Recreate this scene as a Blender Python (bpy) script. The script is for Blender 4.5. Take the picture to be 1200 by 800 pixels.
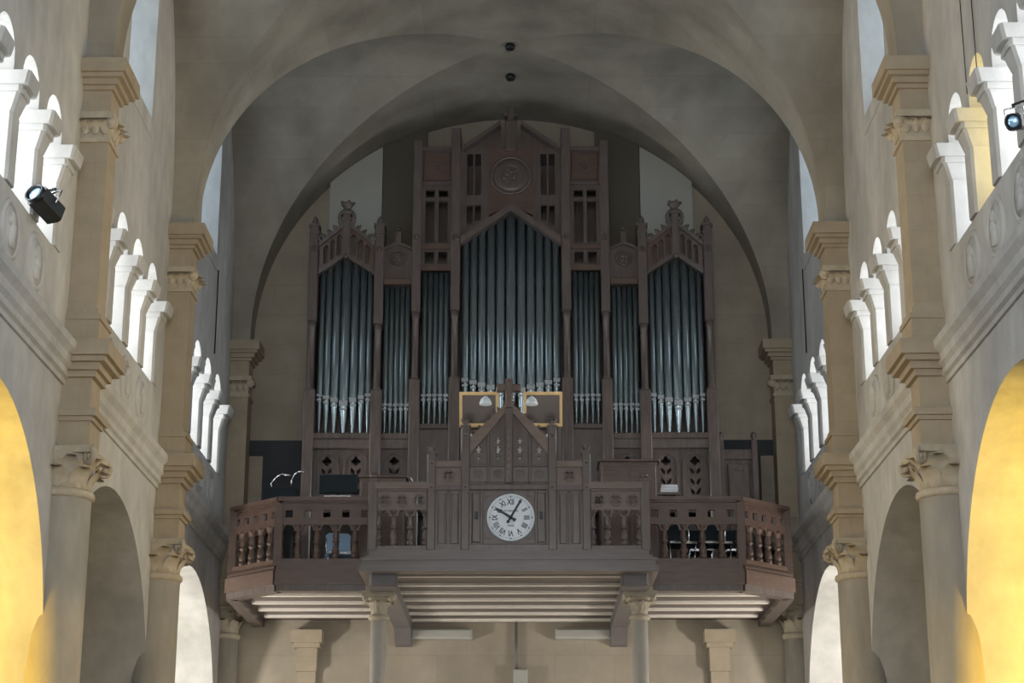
import bpy, bmesh, math, random
from mathutils import Vector, Matrix
from mathutils.geometry import tessellate_polygon
random.seed(7)
R = math.radians
scene = bpy.context.scene
for o in list(bpy.data.objects): bpy.data.objects.remove(o)
col = scene.collection
EYE = 1.6            # everything below is measured from eye level; the whole scene is lifted by this at the end

# ------------------------------------------------------------------ camera
F = 2150.0; PITCH = math.atan(650 / F); YAW = 12.0 / F; CX = 0.19
cam = bpy.data.cameras.new('camera'); cam.sensor_width = 36; cam.lens = F / 1200 * 36
cam.clip_end = 200
camo = bpy.data.objects.new('camera', cam); col.objects.link(camo)
camo.location = (CX, 0, 0); camo.rotation_euler = (R(90) + PITCH, 0, YAW)
scene.camera = camo
def ray(px, py):
    a = (px - 600) / F; b = (400 - py) / F
    x, y, z = a, math.cos(PITCH) - b * math.sin(PITCH), math.sin(PITCH) + b * math.cos(PITCH)
    c, s = math.cos(YAW), math.sin(YAW)
    return Vector((x * c - y * s, x * s + y * c, z))
def at_y(px, py, Y):
    r = ray(px, py); t = Y / r.y; return Vector((CX + r.x * t, Y, r.z * t))
def at_z(px, py, Z):
    r = ray(px, py); t = Z / r.z; return Vector((CX + r.x * t, r.y * t, Z))
def at_x(px, py, X):
    r = ray(px, py); t = (X - CX) / r.x; return Vector((X, r.y * t, r.z * t))
def zv(v, Y, px=598): return at_y(px, v, Y).z
def mpp(Y, v): return (at_y(700, v, Y).x - at_y(600, v, Y).x) / 100

# ------------------------------------------------------------------ world, light, exposure
w = bpy.data.worlds.new('World'); scene.world = w; w.use_nodes = True
bg = w.node_tree.nodes['Background']; bg.inputs[0].default_value = (0.80, 0.88, 1.0, 1); bg.inputs[1].default_value = 0.6
vs = scene.view_settings
vs.view_transform = 'Standard'; vs.look = 'None'; vs.gamma = 1; vs.use_curve_mapping = False; vs.exposure = 0.3
PANE = 8.0          # brightness of the clerestory panes
LUN = 1.9            # brightness of the lunette panes
def light(name, kind, loc, power, color, **kw):
    l = bpy.data.lights.new(name, kind); l.energy = power; l.color = color
    for k, v in kw.items(): setattr(l, k, v)
    o = bpy.data.objects.new(name, l); col.objects.link(o); o.location = loc
    return o
# daylight comes from the window panes and added fill panes (built with the walls below)
def spot(name, loc, target, power, color, angle, blend=0.6, soft=0.2):
    o = light(name, 'SPOT', loc, power, color, shadow_soft_size=soft, spot_size=R(angle), spot_blend=blend)
    o.rotation_euler = (Vector(target) - Vector(loc)).to_track_quat('-Z', 'Y').to_euler()
    return o
GOLD = (1.0, 0.63, 0.06)
for s in (-1, 1):
    spot('chapel_lamp_gold_offscreen', (s * 7.9, 17.2, 1.4), (s * 5.4, 19.5, 3.5), 1500, GOLD, 90, 0.7)
    spot('chapel_lamp_gold_low_offscreen', (s * 7.4, 15.6, 0.4), (-s * 4.6, 19.7, 1.3), 1300, GOLD, 17, 0.35)
    light('chapel_lamp_white_offscreen', 'POINT', (s * 7.6, 27.6, 1.6), 800, (1.0, 0.95, 0.86), shadow_soft_size=0.25)

# ------------------------------------------------------------------ materials
M = {}
def mat(name, color, rough=0.7, metal=0.0, var=0.15, scale=3.0, color2=None, stretch=(1, 1, 1), bump=0.0,
        blocks=None, emit=None, stain=0.0, spec=0.5):
    m = bpy.data.materials.new(name); m.use_nodes = True; nt = m.node_tree; N = nt.nodes; L = nt.links
    b = N['Principled BSDF']
    b.inputs['Roughness'].default_value = rough; b.inputs['Metallic'].default_value = metal
    b.inputs['Specular IOR Level'].default_value = spec
    c1 = (*color, 1); c2 = (*(color2 or tuple(c * (1 - var) for c in color)), 1)
    if emit:
        b.inputs['Base Color'].default_value = (0, 0, 0, 1)
        b.inputs['Emission Color'].default_value = (*emit[0], 1); b.inputs['Emission Strength'].default_value = emit[1]
        M[name] = m; return m
    g = N.new('ShaderNodeNewGeometry')
    mp = N.new('ShaderNodeVectorMath'); mp.operation = 'MULTIPLY'; mp.inputs[1].default_value = stretch
    L.new(g.outputs['Position'], mp.inputs[0])
    n = N.new('ShaderNodeTexNoise'); n.inputs['Scale'].default_value = scale; n.inputs['Detail'].default_value = 6
    n.inputs['Roughness'].default_value = 0.6
    L.new(mp.outputs[0], n.inputs['Vector'])
    rmp = N.new('ShaderNodeMapRange'); rmp.inputs[1].default_value = 0.3; rmp.inputs[2].default_value = 0.7
    L.new(n.outputs['Fac'], rmp.inputs[0])
    mx = N.new('ShaderNodeMix'); mx.data_type = 'RGBA'; mx.inputs[6].default_value = c1; mx.inputs[7].default_value = c2
    L.new(rmp.outputs[0], mx.inputs[0])
    out = mx.outputs[2]; height = n.outputs['Fac']
    if stain:
        n2 = N.new('ShaderNodeTexNoise'); n2.inputs['Scale'].default_value = 0.55; n2.inputs['Detail'].default_value = 4
        st = N.new('ShaderNodeVectorMath'); st.operation = 'MULTIPLY'; st.inputs[1].default_value = (1.6, 1.6, 0.6)
        L.new(g.outputs['Position'], st.inputs[0]); L.new(st.outputs[0], n2.inputs['Vector'])
        r2 = N.new('ShaderNodeMapRange'); r2.inputs[1].default_value = 0.42; r2.inputs[2].default_value = 0.68
        r2.inputs[3].default_value = 1.0; r2.inputs[4].default_value = 1 - stain
        L.new(n2.outputs['Fac'], r2.inputs[0])
        ms = N.new('ShaderNodeMix'); ms.data_type = 'RGBA'; ms.blend_type = 'MULTIPLY'; ms.inputs[0].default_value = 1
        L.new(out, ms.inputs[6]); L.new(r2.outputs[0], ms.inputs[7]); out = ms.outputs[2]
    if blocks:
        sx = N.new('ShaderNodeSeparateXYZ'); L.new(g.outputs['Position'], sx.inputs[0])
        ad = N.new('ShaderNodeMath'); ad.operation = 'ADD'; L.new(sx.outputs[0], ad.inputs[0]); L.new(sx.outputs[1], ad.inputs[1])
        cb = N.new('ShaderNodeCombineXYZ'); L.new(ad.outputs[0], cb.inputs[0]); L.new(sx.outputs[2], cb.inputs[1])
        br = N.new('ShaderNodeTexBrick'); br.inputs['Scale'].default_value = 1.0
        br.inputs['Brick Width'].default_value = blocks[0]; br.inputs['Row Height'].default_value = blocks[1]
        br.inputs['Mortar Size'].default_value = 0.006; br.inputs['Mortar Smooth'].default_value = 0.3
        br.inputs['Color1'].default_value = (1, 1, 1, 1); br.inputs['Color2'].default_value = (blocks[2],) * 3 + (1,)
        br.inputs['Mortar'].default_value = (blocks[3],) * 3 + (1,)
        L.new(cb.outputs[0], br.inputs['Vector'])
        mb = N.new('ShaderNodeMix'); mb.data_type = 'RGBA'; mb.blend_type = 'MULTIPLY'; mb.inputs[0].default_value = 1
        L.new(out, mb.inputs[6]); L.new(br.outputs['Color'], mb.inputs[7]); out = mb.outputs[2]
    L.new(out, b.inputs['Base Color'])
    if bump:
        bp = N.new('ShaderNodeBump'); bp.inputs['Strength'].default_value = bump; bp.inputs['Distance'].default_value = 0.02
        L.new(height, bp.inputs['Height']); L.new(bp.outputs[0], b.inputs['Normal'])
    M[name] = m
    return m
mat('plaster', (0.51, 0.505, 0.49), 0.9, var=0.22, scale=2.6, stain=0.22, bump=0.15, spec=0.2, stretch=(1.4, 1.4, 0.8))
mat('stone', (0.38, 0.32, 0.24), 0.9, var=0.16, scale=4, blocks=(0.9, 0.42, 0.95, 0.90), bump=0.15, spec=0.2)
mat('vault_stone', (0.37, 0.34, 0.285), 0.9, color2=(0.30, 0.27, 0.225), scale=1.6, blocks=(0.8, 0.36, 0.90, 0.88), bump=0.1, spec=0.2, stain=0.3)
mat('column_stone', (0.44, 0.40, 0.335), 0.9, var=0.2, scale=3, stain=0.15, spec=0.2, stretch=(2, 2, 0.6))
mat('carved_stone', (0.46, 0.40, 0.31), 0.9, var=0.2, scale=9, bump=0.3, spec=0.2)
mat('lower_stone', (0.40, 0.35, 0.28), 0.92, var=0.2, scale=1.8, blocks=(1.0, 0.55, 0.93, 0.85), stain=0.2, spec=0.2)
mat('dark_paint', (0.035, 0.04, 0.045), 0.8, var=0.2)
mat('pale_board', (0.391, 0.391, 0.357), 0.8, var=0.1, scale=1)
mat('brown_board', (0.105, 0.090, 0.064), 0.8, var=0.15, scale=1)
mat('floor_stone', (0.42, 0.39, 0.34), 0.7, var=0.2, blocks=(0.6, 0.6, 0.9, 0.7))
mat('oak', (0.130, 0.103, 0.094), 0.36, color2=(0.086, 0.067, 0.061), scale=6, stretch=(3, 3, 0.5), bump=0.08)
mat('oak_grey', (0.130, 0.103, 0.094), 0.26, color2=(0.086, 0.067, 0.061), scale=6, stretch=(3, 3, 0.5), bump=0.08)
mat('oak_red', (0.133, 0.085, 0.067), 0.4, color2=(0.085, 0.054, 0.043), scale=6, stretch=(0.6, 3, 3), bump=0.08)
mat('oak_case', (0.130, 0.103, 0.094), 0.36, color2=(0.086, 0.067, 0.061), scale=6, stretch=(3, 3, 0.5), bump=0.08)
mat('oak_warm', (0.174, 0.122, 0.096), 0.34, color2=(0.115, 0.078, 0.061), scale=6, stretch=(0.5, 3, 3), bump=0.08)
mat('oak_flat', (0.130, 0.103, 0.094), 0.30, color2=(0.086, 0.067, 0.061), scale=5, stretch=(0.35, 3, 3), bump=0.05)
mat('tin', (0.368, 0.451, 0.488), 0.22, metal=0.78, var=0.2, scale=5, stretch=(4, 4, 0.4))
mat('tin_lip', (0.42, 0.46, 0.48), 0.42, metal=0.7, var=0.15, scale=8)
mat('cream_paint', (0.80, 0.74, 0.68), 0.6, var=0.1, scale=8)  # joist faces catching the light, their brightness put into the colour
mat('grey_wood', (0.163, 0.148, 0.148), 0.55, var=0.2, scale=4)
mat('pane', (1, 1, 1), emit=((0.93, 0.97, 1.0), PANE))
mat('pane_yellow', (1, 1, 1), emit=((1.0, 0.80, 0.36), PANE * 0.7))
mat('pane_blue', (1, 1, 1), emit=((0.72, 0.87, 1.0), LUN))
mat('black_metal', (0.015, 0.017, 0.02), 0.35, metal=0.3, var=0.2)
mat('black_plastic', (0.012, 0.020, 0.026), 0.5, var=0.1, spec=0.15)
mat('steel', (0.6, 0.62, 0.65), 0.25, metal=1.0, var=0.1)
mat('lens', (0.40, 0.66, 0.95), 0.15, metal=0.5, var=0.2)
mat('dial', (0.80, 0.85, 0.92), 0.5, color2=(0.70, 0.76, 0.85), scale=9)
mat('ink', (0.02, 0.022, 0.03), 0.5, var=0.1)
mat('brass', (0.62, 0.42, 0.19), 0.4, metal=0.4, var=0.2, scale=8)
mat('mirror', (0.13, 0.11, 0.10), 0.16, metal=1.0, var=0.1)
mat('lamp_white', (0.78, 0.86, 0.92), 0.35, var=0.1)
mat('paper', (0.80, 0.82, 0.88), 0.7, var=0.1)
mat('blue_plastic', (0.45, 0.66, 0.90), 0.4, var=0.1)
mat('iron', (0.50, 0.46, 0.40), 0.6, metal=0.0, var=0.15)

# ------------------------------------------------------------------ mesh builder
WO = {}
class MB:
    def __init__(s): s.v = []; s.f = []; s.sm = []
    def add(s, vs, fs, smooth=False):
        n = len(s.v); s.v += [tuple(p) for p in vs]
        for f in fs: s.f.append(tuple(i + n for i in f)); s.sm.append(smooth)
        return s
    def box(s, x0, x1, y0, y1, z0, z1):
        v = [(x, y, z) for z in (z0, z1) for y in (y0, y1) for x in (x0, x1)]
        return s.add(v, [(0, 2, 3, 1), (4, 5, 7, 6), (0, 1, 5, 4), (2, 6, 7, 3), (0, 4, 6, 2), (1, 3, 7, 5)])
    def bbox(s, x0, x1, y0, y1, z0, z1, b=0.01):       # box with chamfered front (low-y) rim
        if x0 > x1: x0, x1 = x1, x0
        v = [(x0, y1, z0), (x1, y1, z0), (x1, y1, z1), (x0, y1, z1),
             (x0, y0 + b, z0), (x1, y0 + b, z0), (x1, y0 + b, z1), (x0, y0 + b, z1),
             (x0 + b, y0, z0 + b), (x1 - b, y0, z0 + b), (x1 - b, y0, z1 - b), (x0 + b, y0, z1 - b)]
        return s.add(v, [(0, 1, 2, 3), (0, 4, 5, 1), (1, 5, 6, 2), (2, 6, 7, 3), (3, 7, 4, 0),
                         (4, 8, 9, 5), (5, 9, 10, 6), (6, 10, 11, 7), (7, 11, 8, 4), (8, 11, 10, 9)])
    def prism(s, poly, fn, a, b):
        """extrude polygon: fn(u, v, t) -> point, t from a to b"""
        n = len(poly)
        v = [fn(u, w_, a) for u, w_ in poly] + [fn(u, w_, b) for u, w_ in poly]
        t = tessellate_polygon([[Vector((u, w_, 0)) for u, w_ in poly]])
        fs = [tuple(x) for x in t] + [tuple(i + n for i in reversed(x)) for x in t]
        fs += [(i, (i + 1) % n, n + (i + 1) % n, n + i) for i in range(n)]
        return s.add(v, fs)
    def plate(s, outer, holes, fn, a, b):
        """flat plate with holes; fn(u, v, t)"""
        loops = [outer] + holes
        pts = [p for l in loops for p in l]; n = len(pts)
        t = tessellate_polygon([[Vector((u, w_, 0)) for u, w_ in l] for l in loops])
        v = [fn(u, w_, a) for u, w_ in pts] + [fn(u, w_, b) for u, w_ in pts]
        fs = [tuple(x) for x in t] + [tuple(i + n for i in reversed(x)) for x in t]
        k = 0
        for l in loops:
            m = len(l)
            fs += [(k + i, k + (i + 1) % m, n + k + (i + 1) % m, n + k + i) for i in range(m)]
            k += m
        return s.add(v, fs)
    def lathe(s, prof, c, seg=16, a0=0.0, a1=360.0, smooth=True, mtx=None, caps=True):
        full = abs(a1 - a0) >= 359.9; n = seg if full else seg + 1
        v = []
        for r, z in prof:
            for i in range(n):
                a = R(a0 + (a1 - a0) * i / seg); p = Vector((r * math.cos(a), r * math.sin(a), z))
                if mtx: p = mtx @ p
                v.append((c[0] + p.x, c[1] + p.y, c[2] + p.z))
        fs = []
        for j in range(len(prof) - 1):
            for i in range(seg):
                k = (i + 1) % n
                fs.append((j * n + i, j * n + k, (j + 1) * n + k, (j + 1) * n + i))
        s.add(v, fs, smooth)
        if full and caps:
            m = len(s.v) - len(v)
            for j in (0, len(prof) - 1):
                if prof[j][0] > 1e-5:
                    s.f.append(tuple(m + j * n + i for i in range(n))); s.sm.append(False)
        return s
    def tube(s, p0, p1, r0, r1=None, seg=8):
        p0, p1 = Vector(p0), Vector(p1); d = p1 - p0
        q = d.to_track_quat('Z', 'Y').to_matrix()
        return s.lathe([(r0, 0), (r0 if r1 is None else r1, d.length)], p0, seg, mtx=q)
    def path(s, pts, r, seg=6):
        for p, q in zip(pts[:-1], pts[1:]): s.tube(p, q, r, r, seg)
        return s
    def torus(s, c, R0, r, mtx=None, seg=28, ring=8):
        v = []; 
        for i in range(seg):
            a = 2 * math.pi * i / seg
            for j in range(ring):
                b = 2 * math.pi * j / ring
                p = Vector(((R0 + r * math.cos(b)) * math.cos(a), (R0 + r * math.cos(b)) * math.sin(a), r * math.sin(b)))
                if mtx: p = mtx @ p
                v.append((c[0] + p.x, c[1] + p.y, c[2] + p.z))
        fs = [(i * ring + j, ((i + 1) % seg) * ring + j, ((i + 1) % seg) * ring + (j + 1) % ring, i * ring + (j + 1) % ring)
              for i in range(seg) for j in range(ring)]
        return s.add(v, fs, True)
    def loft(s, q0, z0, q1, z1):
        v = [(x, y, z0) for x, y in q0] + [(x, y, z1) for x, y in q1]; n = len(q0)
        return s.add(v, [tuple(range(n)), tuple(range(n, 2 * n))] + [(i, (i + 1) % n, n + (i + 1) % n, n + i) for i in range(n)])
    def ball(s, c, r, sc=(1, 1, 1), seg=10):
        pr = [(r * math.cos(R(t)) if abs(t) < 90 else 0.0, r * math.sin(R(t))) for t in range(-90, 91, 30)]
        n = len(s.v); s.lathe(pr, (0, 0, 0), seg)
        for i in range(n, len(s.v)):
            x, y, z = s.v[i]; s.v[i] = (c[0] + x * sc[0], c[1] + y * sc[1], c[2] + z * sc[2])
        return s
    def build(s, name, m, parent=None, origin=None, merge=True, kind=None):
        po = WO[parent.name] if parent else Vector((0, 0, 0))
        if origin is None:
            if parent: og = po
            else:
                xs, ys, zs = zip(*s.v); og = Vector(((min(xs) + max(xs)) / 2, (min(ys) + max(ys)) / 2, min(zs)))
        else: og = Vector(origin)
        me = bpy.data.meshes.new(name)
        me.from_pydata([(x - og.x, y - og.y, z - og.z) for x, y, z in s.v], [], s.f)
        me.polygons.foreach_set('use_smooth', s.sm)
        bm = bmesh.new(); bm.from_mesh(me)
        if merge: bmesh.ops.remove_doubles(bm, verts=bm.verts, dist=1e-5)
        bmesh.ops.recalc_face_normals(bm, faces=bm.faces)
        bm.to_mesh(me); bm.free()
        me.materials.append(M[m])
        o = bpy.data.objects.new(name, me); col.objects.link(o)
        if parent: o.parent = parent
        o.location = og - po
        WO[o.name] = og
        if kind: o['kind'] = kind
        return o
def tag(o, label=None, cat=None, group=None, kind=None):
    if label: o['label'] = label
    if cat: o['category'] = cat
    if group: o['group'] = group
    if kind: o['kind'] = kind
    return o
def thing(name, label, cat, loc, group=None, kind=None):
    o = bpy.data.objects.new(name, None); col.objects.link(o); o.location = loc; o.empty_display_size = 0.1
    WO[o.name] = Vector(loc)
    return tag(o, label, cat, group, kind)
def inst(src, name, parent, world, rz=0, rot=None, scale=None):
    """copy of a part sharing its mesh, placed at a world position under parent"""
    o = bpy.data.objects.new(name, src.data); col.objects.link(o); o.parent = parent
    o.location = Vector(world) - WO[parent.name]; o.rotation_euler = rot or (0, 0, rz)
    if scale: o.scale = scale
    WO[o.name] = Vector(world)
    return o
XZ = lambda u, v, t: (u, t, v)          # plate facing the nave length
YZ = lambda u, v, t: (t, u, v)          # plate facing across the nave
XY = lambda u, v, t: (u, v, t)
def rect(x0, x1, z0, z1): return [(x0, z0), (x1, z0), (x1, z1), (x0, z1)]
def circ(cx, cz, r, n=16, a0=0, a1=360):
    full = a1 - a0 >= 360
    return [(cx + r * math.cos(R(a0 + (a1 - a0) * i / n)), cz + r * math.sin(R(a0 + (a1 - a0) * i / n))) for i in range(n if full else n + 1)]
def archpoly(cx, hw, z0, zs, n=16, rise=None):
    """round-headed outline, ccw"""
    rise = hw if rise is None else rise
    return [(cx - hw, z0), (cx + hw, z0)] + [(cx + hw * math.cos(R(180 * i / n)), zs + rise * math.sin(R(180 * i / n))) for i in range(n + 1)]
def quatrefoil(cx, cz, r, rot=0):
    p = []
    for k in range(4):
        c = k * 90 + rot; ox_, oz_ = cx + r * 0.55 * math.cos(R(c)), cz + r * 0.55 * math.sin(R(c))
        p += [(ox_ + r * 0.45 * math.cos(R(c + a)), oz_ + r * 0.45 * math.sin(R(c + a))) for a in (-110, -55, 0, 55, 110)]
    return p

# ------------------------------------------------------------------ nave layout
W = 4.90; WC = 4.575                 # wall plane, pilaster face
PIL = [(-3.2 + 5.7 * i, -2.75 + 5.7 * i) for i in range(7)]     # front / back of every pilaster along the nave
PIL[4] = (19.55, 19.98); PIL[5] = (25.0, 25.43); PIL[6] = (30.80, 31.27)
ZS, ZC = 9.45, 13.72                # springing and crown of the vault
ZF = -EYE
YB = 31.25                          # back wall
BAYS = [(PIL[i][1], PIL[i + 1][0]) for i in range(6)]
PC = [(p[0] + p[1]) / 2 for p in PIL]
ZCOR0, ZCOR1 = 5.52, 5.88           # string cornice
SILL, WSPR = 6.75, 7.90             # clerestory lights
LW, LSP = 0.33, 0.98                # light half width, spacing
LUN_S, LUN_Z, LUN_HW = 10.25, 12.05, 0.78

tag(MB().box(-9.6, 9.6, -3.4, 32.4, ZF - 0.3, ZF).build('floor', 'floor_stone'), kind='structure')
# walls, bay by bay in one mesh for each side
def window_outline(m):
    p = [(m - 1.5 * LSP - LW, SILL), (m + 1.5 * LSP + LW, SILL)]
    for k in (1.5, 0.5, -0.5, -1.5):
        c = m + k * LSP
        p += [(c + LW, WSPR)] + [(c + LW * math.cos(R(a)), WSPR + 0.14 + LW * math.sin(R(a))) for a in range(0, 181, 15)] + [(c - LW, WSPR)]
    return p
for s, side in ((-1, 'left'), (1, 'right')):
    mb = MB()
    for i in range(6):
        y0, y1 = (PC[i] if i else -3.2), (PC[i + 1] if i < 5 else YB + 0.02)
        m = (BAYS[i][0] + BAYS[i][1]) / 2
        hw, zc, r = 2.58, 2.28, 2.58
        low = [(y0, ZF), (m - hw, ZF)] + [(m - hw * math.cos(R(a)), zc + r * math.sin(R(a))) for a in range(0, 181, 6)] + \
              [(m + hw, ZF), (y1, ZF), (y1, 5.7), (y0, 5.7)]
        mb.plate(low, [], YZ, s * W, s * (W + 0.95))
        mb.plate(rect(y0, y1, 5.7, 14.2), [window_outline(m), archpoly(m, LUN_HW, LUN_S, LUN_Z)], YZ, s * W, s * (W + 0.7))
    tag(mb.build('wall_' + side, 'plaster'), kind='structure')
    # aisle shell
    mb = MB().box(s * 9.2, s * 9.5, -3.4, 32.4, ZF, 6.2)
    tag(mb.build('wall_aisle_' + side, 'plaster'), kind='structure')
    for k in range(1, 6):                           # unseen partitions added to keep the gold lamp light out of other bays
        tag(MB().box(s * 9.3, s * (W + 0.9), PIL[k][0] + 0.03, PIL[k][1] - 0.03, ZF, 6.0).build('wall_chapel_%s_%d' % (side, k), 'plaster'), kind='structure')
    mb = MB().box(s * 9.4, s * (W + 0.6), -3.4, 32.4, 5.9, 6.1)
    tag(mb.build('ceiling_aisle_' + side, 'plaster'), kind='structure')
# the far end behind the organ
mb = MB().box(-9.4, 9.4, YB, YB + 0.4, 4.55, 14.4)
tag(mb.build('wall_back', 'lower_stone'), kind='structure')
tag(MB().box(-9.4, 9.4, YB, YB + 0.4, ZF, 4.55).build('wall_back_below_gallery', 'lower_stone'), kind='structure')
# the near end, behind the viewer: wall with one tall arched opening for the added fill pane
mb = MB().plate(rect(-9.4, 9.4, ZF, 14.4), [archpoly(0, 3.2, 0.2, 5.5)], XZ, -3.6, -3.2)
tag(mb.build('wall_end', 'plaster'), kind='structure')

# groin vault
mb = MB(); NT = 28
def nave_pt(t, y): return (-WC * math.cos(t), y, ZS + (ZC - ZS) * math.sin(t))
def strip(mb, rows, smooth=True):
    n = len(rows[0]); v = [p for r_ in rows for p in r_]
    fs = [(j * n + i, j * n + i + 1, (j + 1) * n + i + 1, (j + 1) * n + i) for j in range(len(rows) - 1) for i in range(n - 1)]
    mb.add(v, fs, smooth)
for i in range(7):                                    # bands over the pilasters
    y0, y1 = PIL[i][0], PIL[i][1] + (0.05 if i == 6 else 0)
    strip(mb, [[nave_pt(math.pi * k / (2 * NT), y) for k in range(2 * NT + 1)] for y in (y0, y1)])
for (ya, yb) in BAYS:
    m = (ya + yb) / 2; L2 = (yb - ya) / 2
    for half in (-1, 1):
        strip(mb, [[nave_pt(math.pi * k / (2 * NT), m + half * L2 * (1 - f_ + f_ * abs(math.cos(math.pi * k / (2 * NT)))) )
                    for k in range(2 * NT + 1)] for f_ in (0, 0.34, 0.67, 1)])
    for s in (-1, 1):
        rows = []
        for f_ in (0, 0.34, 0.67, 1):
            row = []
            for k in range(2 * NT + 1):
                t = math.pi * k / (2 * NT); xg = WC * abs(math.cos(t))
                row.append((s * ((W + 0.02) * (1 - f_) + xg * f_), m - L2 * math.cos(t), ZS + (ZC - ZS) * math.sin(t)))
            rows.append(row)
        strip(mb, rows)
for p in PIL:                                          # stilts between impost and springing
    for s in (-1, 1): mb.box(s * WC, s * (W + 0.02), p[0], min(p[1], YB), 9.2, ZS)
tag(mb.build('ceiling', 'vault_stone', merge=False), kind='structure')

# string cornices
PROF = [(0, ZCOR0 - 0.10), (0.05, ZCOR0 - 0.10), (0.05, ZCOR0 - 0.04), (0.09, ZCOR0 - 0.02), (0.09, ZCOR0 + 0.05), (0.13, ZCOR0 + 0.09), (0.14, ZCOR0 + 0.18), (0.20, ZCOR0 + 0.24),
        (0.21, ZCOR1 - 0.04), (0.18, ZCOR1), (0, ZCOR1 + 0.03)]
n = 1
for s in (-1, 1):
    for i in (2, 3, 4, 5):
        mb = MB().prism([(s * (W + 0.02 - u), z) for u, z in PROF], XZ, BAYS[i][0] - 0.01 if i > 2 else 8.0, BAYS[i][1] + 0.01)
        if i == 2: continue
        tag(mb.build('trim_%d' % n, 'carved_stone' if False else 'plaster'), kind='structure'); n += 1

# ------------------------------------------------------------------ leaf mesh for capitals
def leaf_mb(h, wd, curl):
    mb = MB(); rows = []
    for j in range(6):
        t = j / 5; ww = wd * (0.62 + 0.5 * math.sin(math.pi * min(1, t * 1.05))) * (1 - 0.55 * max(0, t - 0.6) / 0.4)
        y = 0.05 * h * t + curl * max(0, t - 0.3) ** 1.6 * 2.0
        z = h * (t - 0.32 * max(0, t - 0.72) ** 2 / 0.08)
        rows.append([(u * ww / 2, -y + abs(u) * 0.10 * wd, z) for u in (-1, -0.45, 0, 0.45, 1)])
    strip(mb, rows)
    back = [[(x, y + 0.03, z - 0.01) for x, y, z in r_] for r_ in rows]
    strip(mb, back)
    return mb
def leaf_src(name, h, wd, curl, m):
    me_o = leaf_mb(h, wd, curl).build(name, m, origin=(0, 0, 0)); col.objects.unlink(me_o); return me_o
LEAF_BIG = leaf_src('leaf_big', 0.30, 0.21, 0.17, 'carved_stone')
LEAF_SML = leaf_src('leaf_small', 0.22, 0.17, 0.17, 'carved_stone')
LEAF_COL = leaf_src('leaf_column', 0.24, 0.17, 0.13, 'carved_stone')
def scroll(mb, c, r, wdt, ax):      # little volute: two discs
    mb.torus(c, r * 0.6, r * 0.38, Matrix.Rotation(R(90), 3, ax), 14, 6); mb.ball(c, r * 0.4)

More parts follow.
